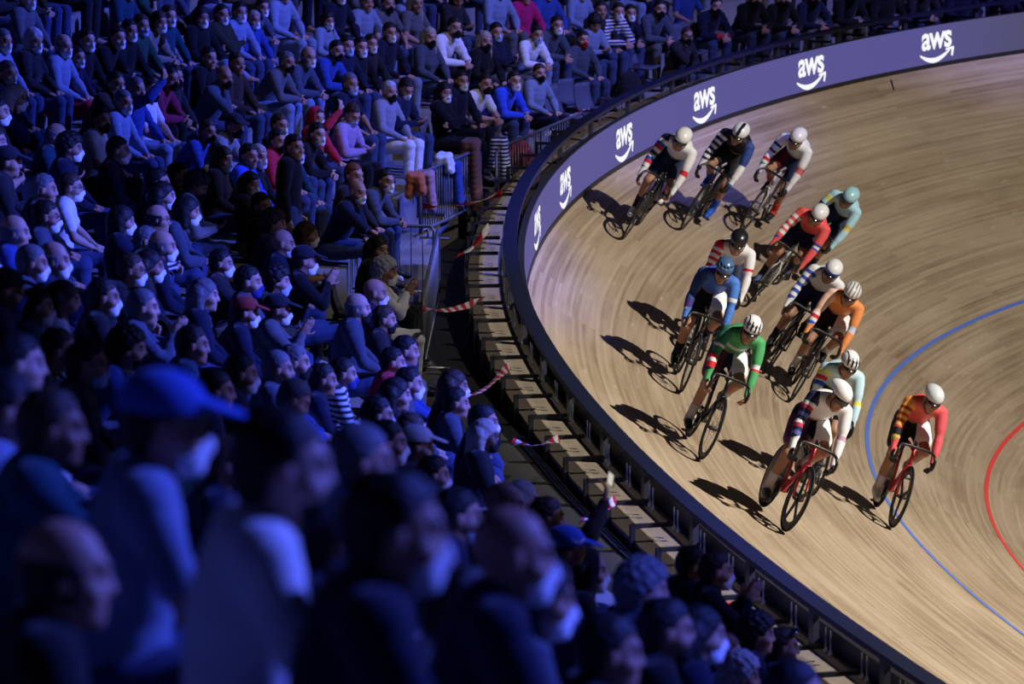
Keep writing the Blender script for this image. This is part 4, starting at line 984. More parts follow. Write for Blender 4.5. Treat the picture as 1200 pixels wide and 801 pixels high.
# px | py | pose | garment colour | hair style+colour | mask | trousers | own words
SPEC = '''
33 -2 s J grey short/dark w denim|person in grey zip jacket with hands clasped, cut by the upper frame edge
4 48 s B light blue crop/grey w denim|
40 48 s J charcoal bob/silver w denim|person with pale bob and white mask beside a bald man in pale jacket
75 54 s J light blue fringe/grey w red|bald man in pale blue jacket and red trousers
91 67 s J navy short/dark w denim|
102 47 s J black short/dark w denim|
9 86 s J navy crop/grey w denim|
138 44 l J black short/dark w denim|
152 36 s J black short/dark w denim|
166 30 s J green short/brown b denim|
187 26 l S beige long/brown w denim|person with long brown hair in beige knit leaning on knees
198 19 s J teal short/brown w denim|person in teal jacket behind the beige knit
260 17 x J olive crop/dark w denim|person in olive jacket with white mask and arms folded
281 14 s H light blue short/dark w denim|
298 23 s B blue short/fair w light blue|
205 90 s J charcoal short/dark k denim|
263 91 h J slate crop/grey k denim|bald man in slate jacket holding hand to mouth
278 74 s J brown short/brown n denim|
245 68 s J black short/dark n black|
145 120 s J light blue crop/grey w denim|
160 104 p J blue crop/grey n light blue|grey haired person in blue jacket with one arm raised
177 105 s T white short/dark k denim|person in white tee and black mask beside the burgundy hoodie
200 92 l H burgundy crop/dark k black|person in burgundy hoodie and black trousers leaning on knees
118 140 s T white short/dark k black|
139 176 s J black short/dark w denim|
83 173 s J navy curly/dark w denim|
66 160 d J teal fringe/grey n denim|
275 147 l H pale grey cap/dark k denim|person in dark cap, black mask and pale hoodie leaning forward
262 186 s J brown long/brown b denim|
10 190 s J charcoal cap/dark n denim|
84 219 s T white short/brown w denim specs|person in white tee and spectacles with white mask
52 222 s J black short/grey n denim|
55 254 s J slate short/dark w denim specs|
18 272 s J blue fringe/grey n denim|
38 308 s J slate crop/grey w denim|
8 340 s J navy cap/dark d denim|
75 352 s T white long/brown d denim|woman with long dark hair, dark mask and white tee
122 348 s J black short/dark w denim|dark haired man in profile with bright white mask before a green cap
186 214 s J charcoal short/dark n denim|
192 229 s J black long/dark w denim|
186 256 l striped striped fringe/dark n denim specs|bald man with glasses and black white striped shirt
220 248 l S slate bob/dark w denim|person in slate sweater stretching forearms along the knees
209 205 h J green short/dark w denim|
176 312 s J charcoal long/dark w denim|
168 360 c J slate crop/grey n denim|
240 345 s J navy long/grey n denim|
288 366 s J navy cap/red w denim|person in reddish cap and white mask
255 182 s J mustard short/dark k charcoal|person in mustard yellow jacket
292 183 s S cobalt short/dark n khaki|person in bright blue sweater beside the mustard jacket
332 285 s J navy crop/grey w denim|bald man in navy sweater and white mask before the standing dark coat
322 262 s J charcoal curly/brown n denim|
345 172 t J black short/dark n denim|tall man in black jacket standing up among the seated spectators
419 225 h J navy crop/dark w denim|bald man in white mask resting chin on hand by the aisle
452 212 l J slate short/dark w denim|man in slate jacket, white mask and jeans by the concrete steps
415 206 s J charcoal crop/red n black|
328 147 s J charcoal short/brown w denim|
326 165 s J red short/dark k denim|
347 178 s J teal short/grey w denim|person in teal jacket with large pale mask, next to the red jumper
372 157 l J black short/dark w denim|
372 131 p H red short/dark w denim|child in red hood with arm raised
413 134 d S lilac short/brown b black|woman in lilac sweater looking down at her hands
303 183 s J black long/fair w denim|
362 67 l J slate fringe/grey w light blue|grey haired man in slate jacket and white mask with pale trousers
395 60 l J blue short/dark k denim|
407 54 s J navy short/dark b denim|
423 55 s J black short/dark w denim|
435 51 s J charcoal short/dark w denim|
457 38 s S navy short/dark w light blue|man in navy sweater, white mask and pale blue jeans
385 18 s B light blue long/dark w light blue|girl with dark hair in pale blue top stretching an arm
308 9 l J slate short/dark w denim|
333 -8 s H light blue short/brown n light blue|
398 -6 s J navy short/dark w denim|
430 2 s H light blue short/dark n light blue|
455 4 s T grey crop/dark k denim|
488 4 s T grey long/fair n denim|
504 44 s S slate long/fair k denim|woman with long fair hair, black mask and slate sweater
533 32 l H white short/dark k black|person in white hoodie and black mask
582 38 x J navy short/dark b grey|
569 48 s J black long/fair k black|
541 95 s J navy short/dark w navy|man in navy jacket and white mask beside a white tee
521 108 x J black long/dark w black|woman in black coat and white mask with hands folded
569 98 l T white short/dark k khaki|man in white tee, black mask and khaki trousers
603 95 l S cobalt short/dark w denim|man in bright cobalt sweater leaning forward
633 92 s B light blue short/brown k navy|child in pale blue shirt and black mask beside the empty seats
457 107 s J pale grey crop/silver k white|grey haired woman in pale jacket and white trousers
476 104 d J navy short/dark w denim|
653 30 l B slate short/dark w denim|man in slate shirt and white mask with forearms on thighs
684 40 s B slate short/dark r denim|child in red mask and slate shirt
698 22 d H light blue curly/dark n denim|person in pale blue hoodie bowing down beside the red masked child
725 14 l striped navy short/dark w denim|man in broad striped tee and white mask
739 15 l B navy short/dark w denim|
774 10 l H slate short/dark k grey|man in slate hoodie, black mask and grey trousers
840 7 l H navy crop/dark k denim|man in navy hoodie with red cuffs behind the guard rail
886 -2 l B black short/dark k denim|man in black shirt and black mask behind the guard rail
921 -2 l J black short/dark k denim|man in navy black jacket, two along from the navy hoodie behind the guard rail
956 -4 l J navy short/dark k grey|
1000 -8 l J black short/dark k khaki|
1040 -12 s J black short/brown n denim|
1085 -14 l J charcoal short/dark k denim|
1128 -18 s J navy short/dark k grey|
616 -6 s S magenta short/dark n denim|person in magenta top
586 -12 s B light blue short/dark n grey|
642 -10 s J blue short/dark n denim|
682 -8 s B light blue short/dark n denim|
704 12 s J charcoal short/dark n denim|
806 -14 s T blue short/dark n light blue|
452 318 c J white curly/silver w white|grey curly haired woman in white jacket with raised hands
443 292 s J black long/dark n black|
440 343 s J navy crop/dark w denim|bald man in glasses and white mask below the raised hands
420 361 s J slate fringe/grey k denim|bald man with dark mask and shining crown
451 374 s J charcoal short/brown k khaki|
462 414 s J red short/dark b denim|child in red jacket with blue mask
476 411 s J blue short/dark n denim|
404 427 s striped striped short/dark d navy|boy in navy white striped shirt and dark blue mask
380 434 s J navy short/dark n denim|dark haired person seen from behind beside the striped boy
346 424 s J blue short/grey k denim|
326 432 s J slate crop/grey n denim|
480 449 s J slate short/dark w denim|
465 462 s J black long/dark n denim|
533 451 s J black long/brown w denim|woman with long wavy brown hair and white mask
535 472 s J slate short/dark n denim|person with cropped dark hair from behind wearing a slate backpack
568 482 s T navy crop/dark w slate|boy in dark tee and white mask resting hand on his thigh
443 486 s J navy short/dark w denim|
483 504 s J charcoal long/brown n denim|
489 522 s J charcoal cap/white n denim|person in white cap
510 543 s @27 J black short/dark w denim|boy with dark hair and bright white mask beneath the slate backpack
455 518 s @24 J burgundy short/dark w denim|
424 540 s @14 J navy crop/grey n denim|
333 548 s @9.2 T white short/dark k denim|large dark haired man in white tee with dark mask
283 438 s J navy short/dark w denim|
226 404 s J teal short/dark n denim|
345 468 d J slate crop/grey n denim|
254 458 s J navy crop/dark n denim|
194 497 s @10.6 T light blue cap/blue w denim|large person in blue baseball cap and white mask
78 672 s @9.2 J black fringe/dark n denim|large bald man in profile with face bare
463 622 s @9.2 J navy short/dark w denim|large dark haired person with glowing white mask in profile
602 650 s @11 J navy crop/grey w denim|bald man with bright white mask before the blue cap
540 715 s @11.5 B white short/dark w denim|person in white shirt and white mask below the bald man
632 700 s @13 J slate bob/dark w denim|
592 592 s @22 J slate crop/grey n denim|bald man with furrowed brow before the blonde woman
613 585 s @28 J charcoal long/fair w denim|woman with long straight blonde hair
642 606 p @26 J brown short/brown n denim|brown haired person holding up a phone
664 645 s @23 J black cap/blue k denim|person in blue cap with pale curved badge
690 668 s @24 J black hood/black w denim|
755 690 s @19 J navy curly/grey n denim|
782 738 s @16.5 J black short/dark k denim|
822 742 s @19 J navy long/dark w denim|person with long blue black hair and white mask
716 764 s @14 J black short/dark n denim|
840 668 c @28 J black short/brown w denim|man in black sweater and white mask clapping beside the brackets
812 662 s @29 J black short/brown n denim|
888 742 s @27 J navy curly/dark n denim|
917 757 s @28 J slate short/brown c denim|young man with goggles on his head and blue mask under chin
868 792 s @24 J charcoal curly/silver n denim|
850 766 s @25 J blue crop/red n denim|
568 628 s @25 J navy short/dark b denim|
538 604 s @19 J navy short/dark w denim|
24 425 s @18 J white short/dark n denim|
10 480 s @14 J light blue short/dark n denim|
'''
BOUND_Y = [110, 150, 200, 250, 300, 350, 400, 450, 500, 560, 600, 650, 680, 700, 750, 800, 860]
BOUND_X = [612, 560, 470, 450, 452, 452, 470, 545, 585, 600, 640, 700, 790, 850, 930, 965, 990]
placed = []      # (x, y, s, o, item)
def body_yaw(x, y, n, depth):
    f = math.atan2(-n[1], -n[0]); t = math.atan2(40 - y, 4 - x)
    d = (t - f + math.pi) % (2 * math.pi) - math.pi
    if depth < 20: return 0
    return 30 if d < -.26 else 0
def origin_for(p, variant_head, sc, face):
    hx, hy = variant_head[0] * sc, variant_head[1] * sc
    c, s_ = math.cos(face), math.sin(face)
    return p[0] - (c * hx - s_ * hy), p[1] - (s_ * hx + c * hy)
HEADPOS = {}
def headpos(p, yaw, fem):
    k = (p, yaw, fem)
    if k not in HEADPOS: HEADPOS[k] = spectator_pose(p, yaw, fem)['headt']
    return HEADPOS[k]
def face_angle(n, yaw=0): return math.atan2(-n[1], -n[0]) - math.pi / 2 - (.30 if yaw > 0 else .20)
EC, SC_ = EDGE[::5], S[::5]
def locate(px, py, pose, fem, sc):
    d = ray(px, py); T = np.arange(6.8, 78, .12); Q = CAM + T[:, None] * d
    D = ((Q[:, None, :2] - EC[None]) ** 2).sum(2); k = D.argmin(1) * 5
    o = (Q[:, 0] - EDGE[k, 0]) * NX[k] + (Q[:, 1] - EDGE[k, 1]) * NY[k]; sv = S[k]
    for i in np.nonzero((o > .2) & (o < 22))[0]:
        if Q[i, 2] > zf(sv[i], o[i] + .3) + 1.9: continue
        for t in np.arange(T[i] - .12, T[i], .03):
            p = CAM + d * t; s, oo = s_o(p[0], p[1]); n = frame(s)[1]; yaw = body_yaw(p[0], p[1], n, t)
            hp = headpos(pose, yaw, fem); fa = face_angle(n, yaw); x, y = origin_for(p, hp, sc, fa)
            s2, o2 = s_o(x, y)
            if o2 < of(s2) - (.02 if s2 < 20 else .25): continue
            if p[2] <= zf(s2, o2) + hp[2] * sc: return x, y, zf(s2, o2), s2, o2, yaw, fa, t
    return None
def locate_at(px, py, pose, fem, sc, dep):
    d = ray(px, py); p = CAM + d * dep; s, o = s_o(p[0], p[1]); n = frame(s)[1]; yaw = body_yaw(p[0], p[1], n, dep)
    hp = headpos(pose, yaw, fem); fa = face_angle(n, yaw); x, y = origin_for(p, hp, sc, fa); s2, o2 = s_o(x, y); z = p[2] - hp[2] * sc
    return x, y, z, s2, o2, yaw, fa, dep
def pt_z(px, py, dz):
    d = ray(px, py)
    for t in np.arange(40, 78, .03):
        p = CAM + d * t; s, o = s_o(p[0], p[1])
        if o > .3 and p[2] <= base(s) + dz: return p
    return p
def pt_o(px, py, o, ymin=20):
    d = ray(px, py); T = np.arange(ymin, 78, .05); Q = CAM + T[:, None] * d; last = None
    for q in Q:
        v = s_o(q[0], q[1])[1] - o
        if last is not None and last > 0 >= v: return q
        last = v
    return Q[0]
people = []
def clash(x, y, fa):
    f = 0.; c, s_ = math.cos(fa), math.sin(fa)
    for qx, qy in placed:
        dx, dy = x - qx, y - qy
        if abs(dx) > 1 or abs(dy) > 1: continue
        a, b = abs(c * dx + s_ * dy), abs(-s_ * dx + c * dy)
        f += max(0., min(.46 - a, .66 - b))
    return f
def clear(x, y, d=.46): return all((x - q[0]) ** 2 + (y - q[1]) ** 2 > d * d for q in placed)
for ln in SPEC.strip().splitlines():
    a, words_ = ln.split('|'); tk = a.split()
    px, py, pose = float(tk[0]), float(tk[1]), tk[2]; dep = None
    if tk[3][0] == '@': dep = float(tk.pop(3)[1:])
    g = tk[3]
    rest = tk[4:]; col = rest[0]; i = 1
    if col in ('light', 'pale'): col = rest[0] + ' ' + rest[1]; i = 2
    hair, hc = rest[i].split('/'); mask = rest[i + 1]; tr = ' '.join(q for q in rest[i + 2:] if q != 'specs'); specs = 'specs' in rest
    fem = 1 if hair in ('long', 'bob') and pose in 'slcxd' else 0
    best = None
    for sc in (1., .95, 1.05, .9, 1.1):
        r = locate(px, py, pose, fem, sc) if dep is None else locate_at(px, py, pose, fem, sc, dep)
        if r is None: continue
        for dl in (0, .2, -.2, .4, -.4, .6, .8):
            r2 = r if dl == 0 else locate_at(px, py, pose, fem, sc, r[7] + dl)
            if r2[4] < of(r2[3]) - .25 + (.23 if r2[3] < 20 else 0): continue
            c = clash(r2[0], r2[1], r2[6]) + abs(dl) * .06 + abs(sc - 1) * .1
            if best is None or c < best[0]: best = (c, sc, r2)
        if best is not None and best[0] < .02: break
    if best is None: print('no place', ln); continue
    dm, sc, r = best
    placed.append((r[0], r[1]))
    if 'child' in words_ or 'boy' in words_ or 'girl' in words_: sc *= .94
    people.append(dict(r=r, sc=sc, pose=pose, g=g, col=col, hair=hair, hc=hc, mask=mask, tr=tr, specs=specs, fem=fem, words=words_.strip(), px=px, py=py, spec=True))
nspec = len(people)
# the rest of the rows
rr = random.Random(5)
acol = ['black'] * 7 + ['navy'] * 7 + ['charcoal'] * 5 + ['slate'] * 4 + ['teal', 'brown', 'olive', 'grey', 'grey', 'blue', 'blue', 'denim', 'light blue', 'white', 'burgundy', 'green']
for k in range(NROWS):
    s = -1.0 + .3 * (k % 2)
    while s < 64:
        s += .60 * rr.uniform(.93, 1.12) * (1 if s > 14 else .8)
        o = of(s) + PITCH * k + rr.uniform(-.05, .05)
        # arc length grows outside the curve
        if rr.random() < .05 or (k == 0 and 12.5 < s < 40) or (k == 1 and 19.5 < s < 25): continue
        P, n, t = frame(s); q = outside(s, o, 0); x, y = q[0], q[1]; z = zf(s, o)
        if clash(x, y, face_angle(n)) > .05: continue
        depth = float((np.array([x, y, z + 1.2]) - CAM) @ FW)
        if depth < 10.5: continue
        pose = rr.choice('ssssslllxxhcgd'); hair, hc = rr.choice([('short', 'dark')] * 5 + [('short', 'brown')] * 3 + [('crop', 'dark')] * 2 + [('fringe', 'grey'), ('crop', 'grey'), ('long', 'brown'), ('long', 'dark'), ('bob', 'dark'), ('tail', 'brown'), ('curly', 'dark'), ('cap', 'dark'), ('long', 'fair'), ('short', 'grey')])
        fem = 1 if hair in ('long', 'bob', 'tail') and pose in 'slcxd' else 0
        yaw = body_yaw(x, y, n, depth); fa = face_angle(n, yaw) + rr.uniform(-.12, .12); sc = rr.uniform(.93, 1.05)
        hp = headpos(pose, yaw, fem)
        c_, s_ = math.cos(fa), math.sin(fa); hw = np.array([x + sc * (c_ * hp[0] - s_ * hp[1]), y + sc * (s_ * hp[0] + c_ * hp[1]), z + sc * hp[2]])
        px, py, dz = proj(hw)
        if px < -30 or px > 1225 or py < -75 or py > 850: continue
        if py > 110 and px > np.interp(py, BOUND_Y, BOUND_X): continue
        if py <= 110 and px > 612 and k < 1 and px < 1000 and any(abs(px - u['px']) < 20 and abs(py - u['py']) < 30 for u in people): continue
        if any(abs(px - u['px']) < .13 * FPX / dz and abs(py - u['py']) < .16 * FPX / dz for u in people): continue
        g = rr.choice('JJJSHTB'); col = rr.choice(acol); mask = rr.choice('wwwwwwbbkkdn')
        if depth < 16: mask = rr.choice('kkn'); col = rr.choice(['black', 'navy', 'charcoal', 'teal'])
        placed.append((x, y))
        people.append(dict(r=(x, y, z, s, o, yaw, fa, depth), sc=sc, pose=pose, g=g, col=col, hair=hair, hc=hc, mask=mask, tr=rr.choice(['denim', 'denim', 'black', 'charcoal', 'navy', 'slate', 'khaki', 'light blue']), specs=rr.random() < .12, fem=fem, words='', px=px, py=py, spec=False))
print('PEOPLE', nspec, len(people)); SPECN = [p for p in people if p['spec']]
if len(people) > 298:
    au = sorted([p for p in people if not p['spec']], key=lambda p: p['r'][7]); keep = au[:298 - nspec]; ids = {id(p) for p in keep}
    people = [p for p in people if p['spec'] or id(p) in ids]
ORD = 'first second third fourth fifth sixth seventh eighth ninth tenth eleventh twelfth thirteenth fourteenth fifteenth sixteenth seventeenth eighteenth nineteenth twentieth'.split()
def ordinal(i):
    if i < 20: return ORD[i]
    te = ['twenty', 'thirty', 'forty', 'fifty', 'sixty', 'seventy'][(i + 1) // 10 - 2]; u = (i + 1) % 10
    return te[:-1] + 'ieth' if u == 0 else te + '-' + ORD[u - 1]
for p in people: p['row'] = max(0, int(round((p['r'][4] - of(p['r'][3])) / PITCH)))
rows = {}
for p in sorted(people, key=lambda p: p['r'][3]): rows.setdefault(p['row'], []).append(p)
for r_w in rows.values():
    for i, p in enumerate(r_w): p['nth'] = i
SKINS = [(.50, .28, .19), (.44, .24, .16), (.36, .19, .12), (.50, .30, .22), (.22, .11, .065), (.45, .25, .18)]
seen = set()
for p in people:
    x, y, z, s, o, yaw, fa, depth = p['r']
    v = variant(p['pose'], yaw, p['fem'])
    A = Matrix.Translation((x, y, z)) @ Matrix.Rotation(fa, 4, 'Z') @ Matrix.Scale(p['sc'], 4)
    e = empty('spectator', mtx=A)
    lab = p['words']; gn = GARM.get(p['g'], 'shirt')
    if not lab:
        mk = MASKN[p['mask']]
        lab = 'person in %s %s, %s, %s along the %s row up from walkway' % (p['col'], gn.replace('tee shirt', 'tee'), mk.replace('blue mask pulled under chin', 'lowered mask'), ordinal(p['nth']), ordinal(p['row']))
    tag(e, lab, 'person', 'spectators in the stands')
    sk = SKINS[(int(abs(p['px'] * 7 + p['py'] * 3))) % len(SKINS)]
    if p['spec'] and sk[0] < .3: sk = SKINS[1]
    link('body', v['body'], M['skin'], e, sk)
    garment = v['tee'] if p['g'] == 'T' else v['long']
    o_ = link({'J': 'jacket', 'S': 'sweater', 'T': 'tee_shirt', 'H': 'hoodie', 'B': 'shirt', 'striped': 'shirt'}[p['g']], garment if p['col'] != 'striped' else garment.copy(), None, e, COLR[p['col']])
    if p['g'] == 'striped':
        o_.data = garment.copy(); o_.data.materials.clear(); o_.data.materials.append(M['striped'])
    elif len(o_.data.materials) == 0: o_.data.materials.append(M['cloth'])
    link('trousers', v['trousers'], M['cloth'], e, COLR[p['tr']])
    if p['row'] <= 2 or p['pose'] in 'tT':
        for sh in v['shoe']: link('shoe', sh, M['leather'], e, random.choice([(.02, .02, .02), (.5, .5, .5), (.05, .03, .02), (.02, .03, .08)]))
    if p['hair'] == 'cap':
        link('short_hair', HM['crop'], M['hair'], e, HAIRC['dark'], v['head'])
        link('cap', HM['cap'], M['cloth'], e, {'dark': (.02, .02, .03), 'blue': (.05, .12, .45), 'white': (.65, .65, .65), 'red': (.30, .04, .03)}[p['hc']], v['head'])
    elif p['hair'] == 'hood': link('hood', HM['hood'], M['cloth'], e, COLR[p['col']], v['head'])
    elif not ('bald' in lab and p['hair'] == 'crop'):
        link('hair', HM[p['hair']], M['hair'], e, HAIRC[p['hc']], v['head'])
    if p['mask'] == 'c': link('chin_mask', HM['chin_mask'], M['mask'], e, (.05, .25, .45), v['head'])
    elif p['mask'] != 'n': link('face_mask', HM['mask'], M['mask'], e, MASKC[p['mask']], v['head'])
    if p['specs']: link('spectacles', HM['specs'], M['black_metal'], e, None, v['head'])
    if 'hood' in lab and p['hair'] != 'hood' and 'hoodie' not in lab: link('hood', HM['hood'], M['cloth'], e, COLR[p['col']], v['head'])
    p['obj'] = e; p['var'] = v; p['mtx'] = A
    if lab.startswith('person in blue cap with'):
        mb = MB(); mb.tube([(.082, .075, .085), (.092, .05, .066), (.098, .02, .066), (.098, -.005, .085)], [.003, .008, .009, .003], 8, rz=[.003, .006, .006, .003]); mb.build('badge', M['cloth'], e, True, (.8, .8, .8), v['head'])
    if 'red cuffs' in lab:
        for s_ in 'LR':
            J = v['J']; a_, b_ = np.asarray(J['el' + s_]), np.asarray(J['wr' + s_]); link('cuff', shape('cuff', [C(a_ * .22 + b_ * .78, a_ * .04 + b_ * .96, .047, .043)], .008), M['cloth'], e, (.5, .02, .03))
    if 'goggles on' in lab: link('goggles', HM['shades'], M['visor'], e, None, v['head'] @ Matrix.Translation((0, -.02, .062)) @ Matrix.Rotation(math.radians(22), 4, 'X') @ Matrix.Scale(1.08, 4))

# ------------------------------------------------------------------ things in and beside the walkway
def barrier(s0, o0, s1, o1, h, label, z0=None):
    a, b = outside(s0, o0, 0), outside(s1, o1, 0)
    a[2] = (corridor_z(s0) if z0 is None else z0); b[2] = (corridor_z(s1) if z0 is None else z0)
    e = empty('crowd_barrier', tuple(a)); bpy.context.view_layer.update()
    tag(e, label, 'barrier')
    b = b - a; up = np.array([0, 0, 1.]); Ln = np.linalg.norm(b)
    mb = MB(); mb.tube([up * .12, up * (h - .06), up * h + b * .04, up * h + b * .96, b + up * (h - .06), b + up * .12], .019, 8); mb.tube([up * .14, b + up * .14], .015, 8)
    mb.build('frame', M['galv'], e, True)
    nb = int(Ln / .11)
    mb = MB()
    for i in range(1, nb): p = b * i / nb; mb.tube([p + up * .14, p + up * h], .007, 6)
    mb.build('bar_grille', M['galv'], e, True)
    n_ = unit(np.cross(b, up))
    for f in (.12, .88):
        mb = MB(); mb.tube([b * f - n_ * .25 + up * .02, b * f + up * .03, b * f + n_ * .25 + up * .02], .014, 6); mb.tube([b * f + up * .02, b * f + up * .15], .014, 6)
        mb.build('foot', M['galv'], e, True)
    return e
barrier(22.3, .92, 25.6, 1.22, .85, 'steel crowd barrier beside raised hands of curly haired woman')
barrier(22.1, 1.72, 22.2, .97, .85, 'short steel crowd barrier standing across the foot of the concrete steps')
barrier(18.2, .98, 20.4, 1.27, .80, 'steel crowd barrier draped with orange, white and brown garments', base(19.4) - .12)
barrier(15.0, .72, 17.9, .86, .95, 'steel crowd barrier with the burgundy backpack behind it')
# concrete steps between the two blocks of spectators
def step(s0, s1, o0, o1, z1, label):
    zb = corridor_z((s0 + s1) / 2) - .05; V = []
    for s in (s0, s1):
        for o in (o0, o1):
            for z in (zb, z1):
                p = outside(s, o, 0); p[2] = z; V.append(p)
    mb = MB(); mb.add(V, [(0, 1, 3, 2), (4, 6, 7, 5), (0, 4, 5, 1), (2, 3, 7, 6), (0, 2, 6, 4), (1, 5, 7, 3)])
    o = mb.build('concrete_step', M['concrete'])
    bv = o.modifiers.new('edge', 'BEVEL'); bv.width = .012; bv.segments = 2
    tag(o, label, 'step', kind='structure')
bs = base(21.8)
step(20.7, 22.05, 1.05, 2.0, bs + .02, 'lower concrete step between the barriers')
step(20.45, 21.6, 1.55, 2.3, bs + .40, 'upper concrete step between the barriers')

def garment(name, label, s, o, z, yaw, prims, colour, cat, amp=.010, h=.012, mat='cloth', quilt=0):
    post = (lambda f, X, Y, Z: f + amp * np.sin(quilt * Z + 2 * np.sin(6 * X)) + 0 * Y) if quilt else wrinkle(amp)
    P, n, t = frame(s); p = outside(s, o, 0); p[2] = z
    A = np.eye(4); A[:3, 0] = (-n[1], n[0], 0); A[:3, 1] = (-n[0], -n[1], 0); A[:3, 3] = p   # x along the walkway, y towards the track
    A = Matrix(A.tolist()) @ Matrix.Rotation(math.radians(yaw), 4, 'Z')
    o_ = link(name, shape(name, prims, h, .04, post), M[mat], None, colour); o_.matrix_world = A
    return tag(o_, label, cat)
def hang(w, front, back, th=.022, n=10, k=.06):
    out = []
    for i in range(n):
        x = -w / 2 + w * i / (n - 1); j = .025 * math.sin(i * 1.7) + .015 * math.sin(i * 3.1); y = .012 * math.sin(i * 2.4)
        out += [C((x, .045 + y, .0), (x + j * .6, .075 + y * 2, -front + 1.4 * j), th, th * 1.3, k=k), C((x, .045 + y, 0), (x, -.045, .0), th, th, k=k), C((x, -.045, 0), (x, -.07, -back + j), th, th, k=k)]
    return out
zt = lambda s, h: corridor_z(s) + h
garment('jacket', 'rust orange jacket lying over the barrier top beside the white trousers', 20.6, 1.30, zt(20.7, 1.10), 0, hang(.30, .16, .20) , (.50, .14, .05), 'jacket', .008)
garment('scarf', 'pinkish grey shawl with white folds hanging below the rust orange jacket', 20.2, 1.24, zt(20.3, 1.05), 0, hang(.30, .38, .2), (.40, .22, .22), 'shawl', .008)
garment('jacket', 'white jacket spread on the barrier next to the brown quilted coat', 19.45, 1.15, zt(19.5, 1.12), 0, hang(.46, .14, .15), (.62, .64, .60), 'jacket', .008)
garment('jacket', 'dark blue jacket hanging inside the barrier below the white jacket', 19.2, 1.09, zt(19.3, .98), 0, hang(.32, .42, .1), (.02, .05, .20), 'jacket', .008)
garment('coat', 'brown quilted coat draped long over the barrier corner', 18.5, 1.02, zt(18.5, 1.12), 0, hang(.36, .80, .35, .03), (.13, .055, .025), 'coat', .0035, quilt=95)
garment('scarf', 'black and white striped scarf hung beside the brown quilted coat', 17.75, .86, zt(17.9, 1.02), 0, hang(.16, .45, .3), (.5, .5, .52), 'scarf', .004).data.materials[0:1]
bpy.data.objects['scarf.001'].data.materials[0] = M['striped']
def bag_prims(w, d, h_): return [E((0, 0, h_ * .45), (w / 2, d / 2, h_ * .5), k=.05), C((-w * .3, d * .25, h_ * .15), (w * .3, d * .25, h_ * .15), d * .28, k=.05), C((-w * .25, 0, h_ * .82), (w * .25, 0, h_ * .82), .05, k=.05),
    C((-.08, -d * .35, h_ * .2), (-.09, -d * .52, h_ * .55), .02, k=.02), C((-.09, -d * .52, h_ * .55), (-.06, -d * .3, h_ * .9), .02, k=.02), C((.08, -d * .35, h_ * .2), (.09, -d * .52, h_ * .55), .02, k=.02), C((.09, -d * .52, h_ * .55), (.06, -d * .3, h_ * .9), .02, k=.02), C((-.04, 0, h_ * .95), (0, 0, h_ * 1.03), .012, k=.01), C((0, 0, h_ * 1.03), (.04, 0, h_ * .95), .012, k=.01)]
garment('backpack', 'burgundy backpack slumped on the ledge near the khaki trousers', 16.4, 1.0, base(16.4) + .02, 20, bag_prims(.42, .30, .42), (.28, .015, .03), 'backpack', .006)
garment('backpack', 'black backpack on the seat row beside the slate hoodie', 12.6, 1.35, base(12.6) + .28, -20, bag_prims(.40, .30, .46), (.014, .014, .016), 'backpack', .006)
garment('backpack', 'dark backpack standing on the ledge left of empty grey seats', 13.4, 1.2, base(13.4) + .10, 40, bag_prims(.36, .28, .42), (.02, .02, .03), 'backpack', .006)
garment('bag', 'black bag on the floor beside the burgundy backpack', 17.0, 1.0, base(17.3) + .02, 0, bag_prims(.40, .28, .26), (.014, .016, .02), 'bag', .006)

# tip-up stadium seats
def seat_parts():
    mb = MB()
    V = []; nu, nv = 7, 7
    for j in range(nv):
        for i in range(nu):
            u = i / (nu - 1) * 2 - 1; w = j / (nv - 1)
            V.append((u * .21 * (1 - .12 * w * w), -.03 - .07 * w + .05 * u * u - .03 * math.sin(w * 3.1), .44 + .36 * w))
    n0 = len(V); V += [(x, y - .022, z) for x, y, z in V]
    F = []
    for j in range(nv - 1):
        for i in range(nu - 1):
            a = j * nu + i; F += [(a, a + 1, a + nu + 1, a + nu), (n0 + a, n0 + a + nu, n0 + a + nu + 1, n0 + a + 1)]
    edge = [i for i in range(nu)] + [j * nu + nu - 1 for j in range(1, nv)] + [(nv - 1) * nu + i for i in range(nu - 2, -1, -1)] + [j * nu for j in range(nv - 2, 0, -1)]
    for a, b in zip(edge, edge[1:] + edge[:1]): F.append((a, n0 + a, n0 + b, b))
    mb.add(V, F); back = bm_mesh(mb, 'seat_back')
    mb = MB(); V = []
    for j in range(5):
        for i in range(7):
            u = i / 6 * 2 - 1; w = j / 4; V.append((u * .21, .0 + .38 * w, .425 + .03 * u * u - .02 * math.sin(w * 3.1)))
    n0 = len(V); V += [(x, y, z - .025) for x, y, z in V]; F = []
    for j in range(4):
        for i in range(6): a = j * 7 + i; F += [(a, a + 7, a + 8, a + 1), (n0 + a, n0 + a + 1, n0 + a + 8, n0 + a + 7)]
    edge = list(range(7)) + [j * 7 + 6 for j in range(1, 5)] + [28 + i for i in range(5, -1, -1)] + [j * 7 for j in range(3, 0, -1)]
    for a, b in zip(edge, edge[1:] + edge[:1]): F.append((a, b, n0 + b, n0 + a))
    mb.add(V, F); pan = bm_mesh(mb, 'seat_pan')
    mb = MB(); mb.tube([(0, -.04, .0), (0, -.04, .43)], .03, 8); mb.box((0, -.04, .01), (.16, .12, .02)); mb.box((0, .08, .415), (.30, .26, .02)); ped = bm_mesh(mb, 'pedestal', False)
    return back, pan, ped
SEAT = seat_parts()
def on_stand(px, py, h):
    d = ray(px, py)
    for t in np.arange(30, 78, .05):
        p = CAM + d * t; s, o = s_o(p[0], p[1])
        if o > of(s) - .3 and p[2] <= zf(s, o) + h: return p, s, o
    return None
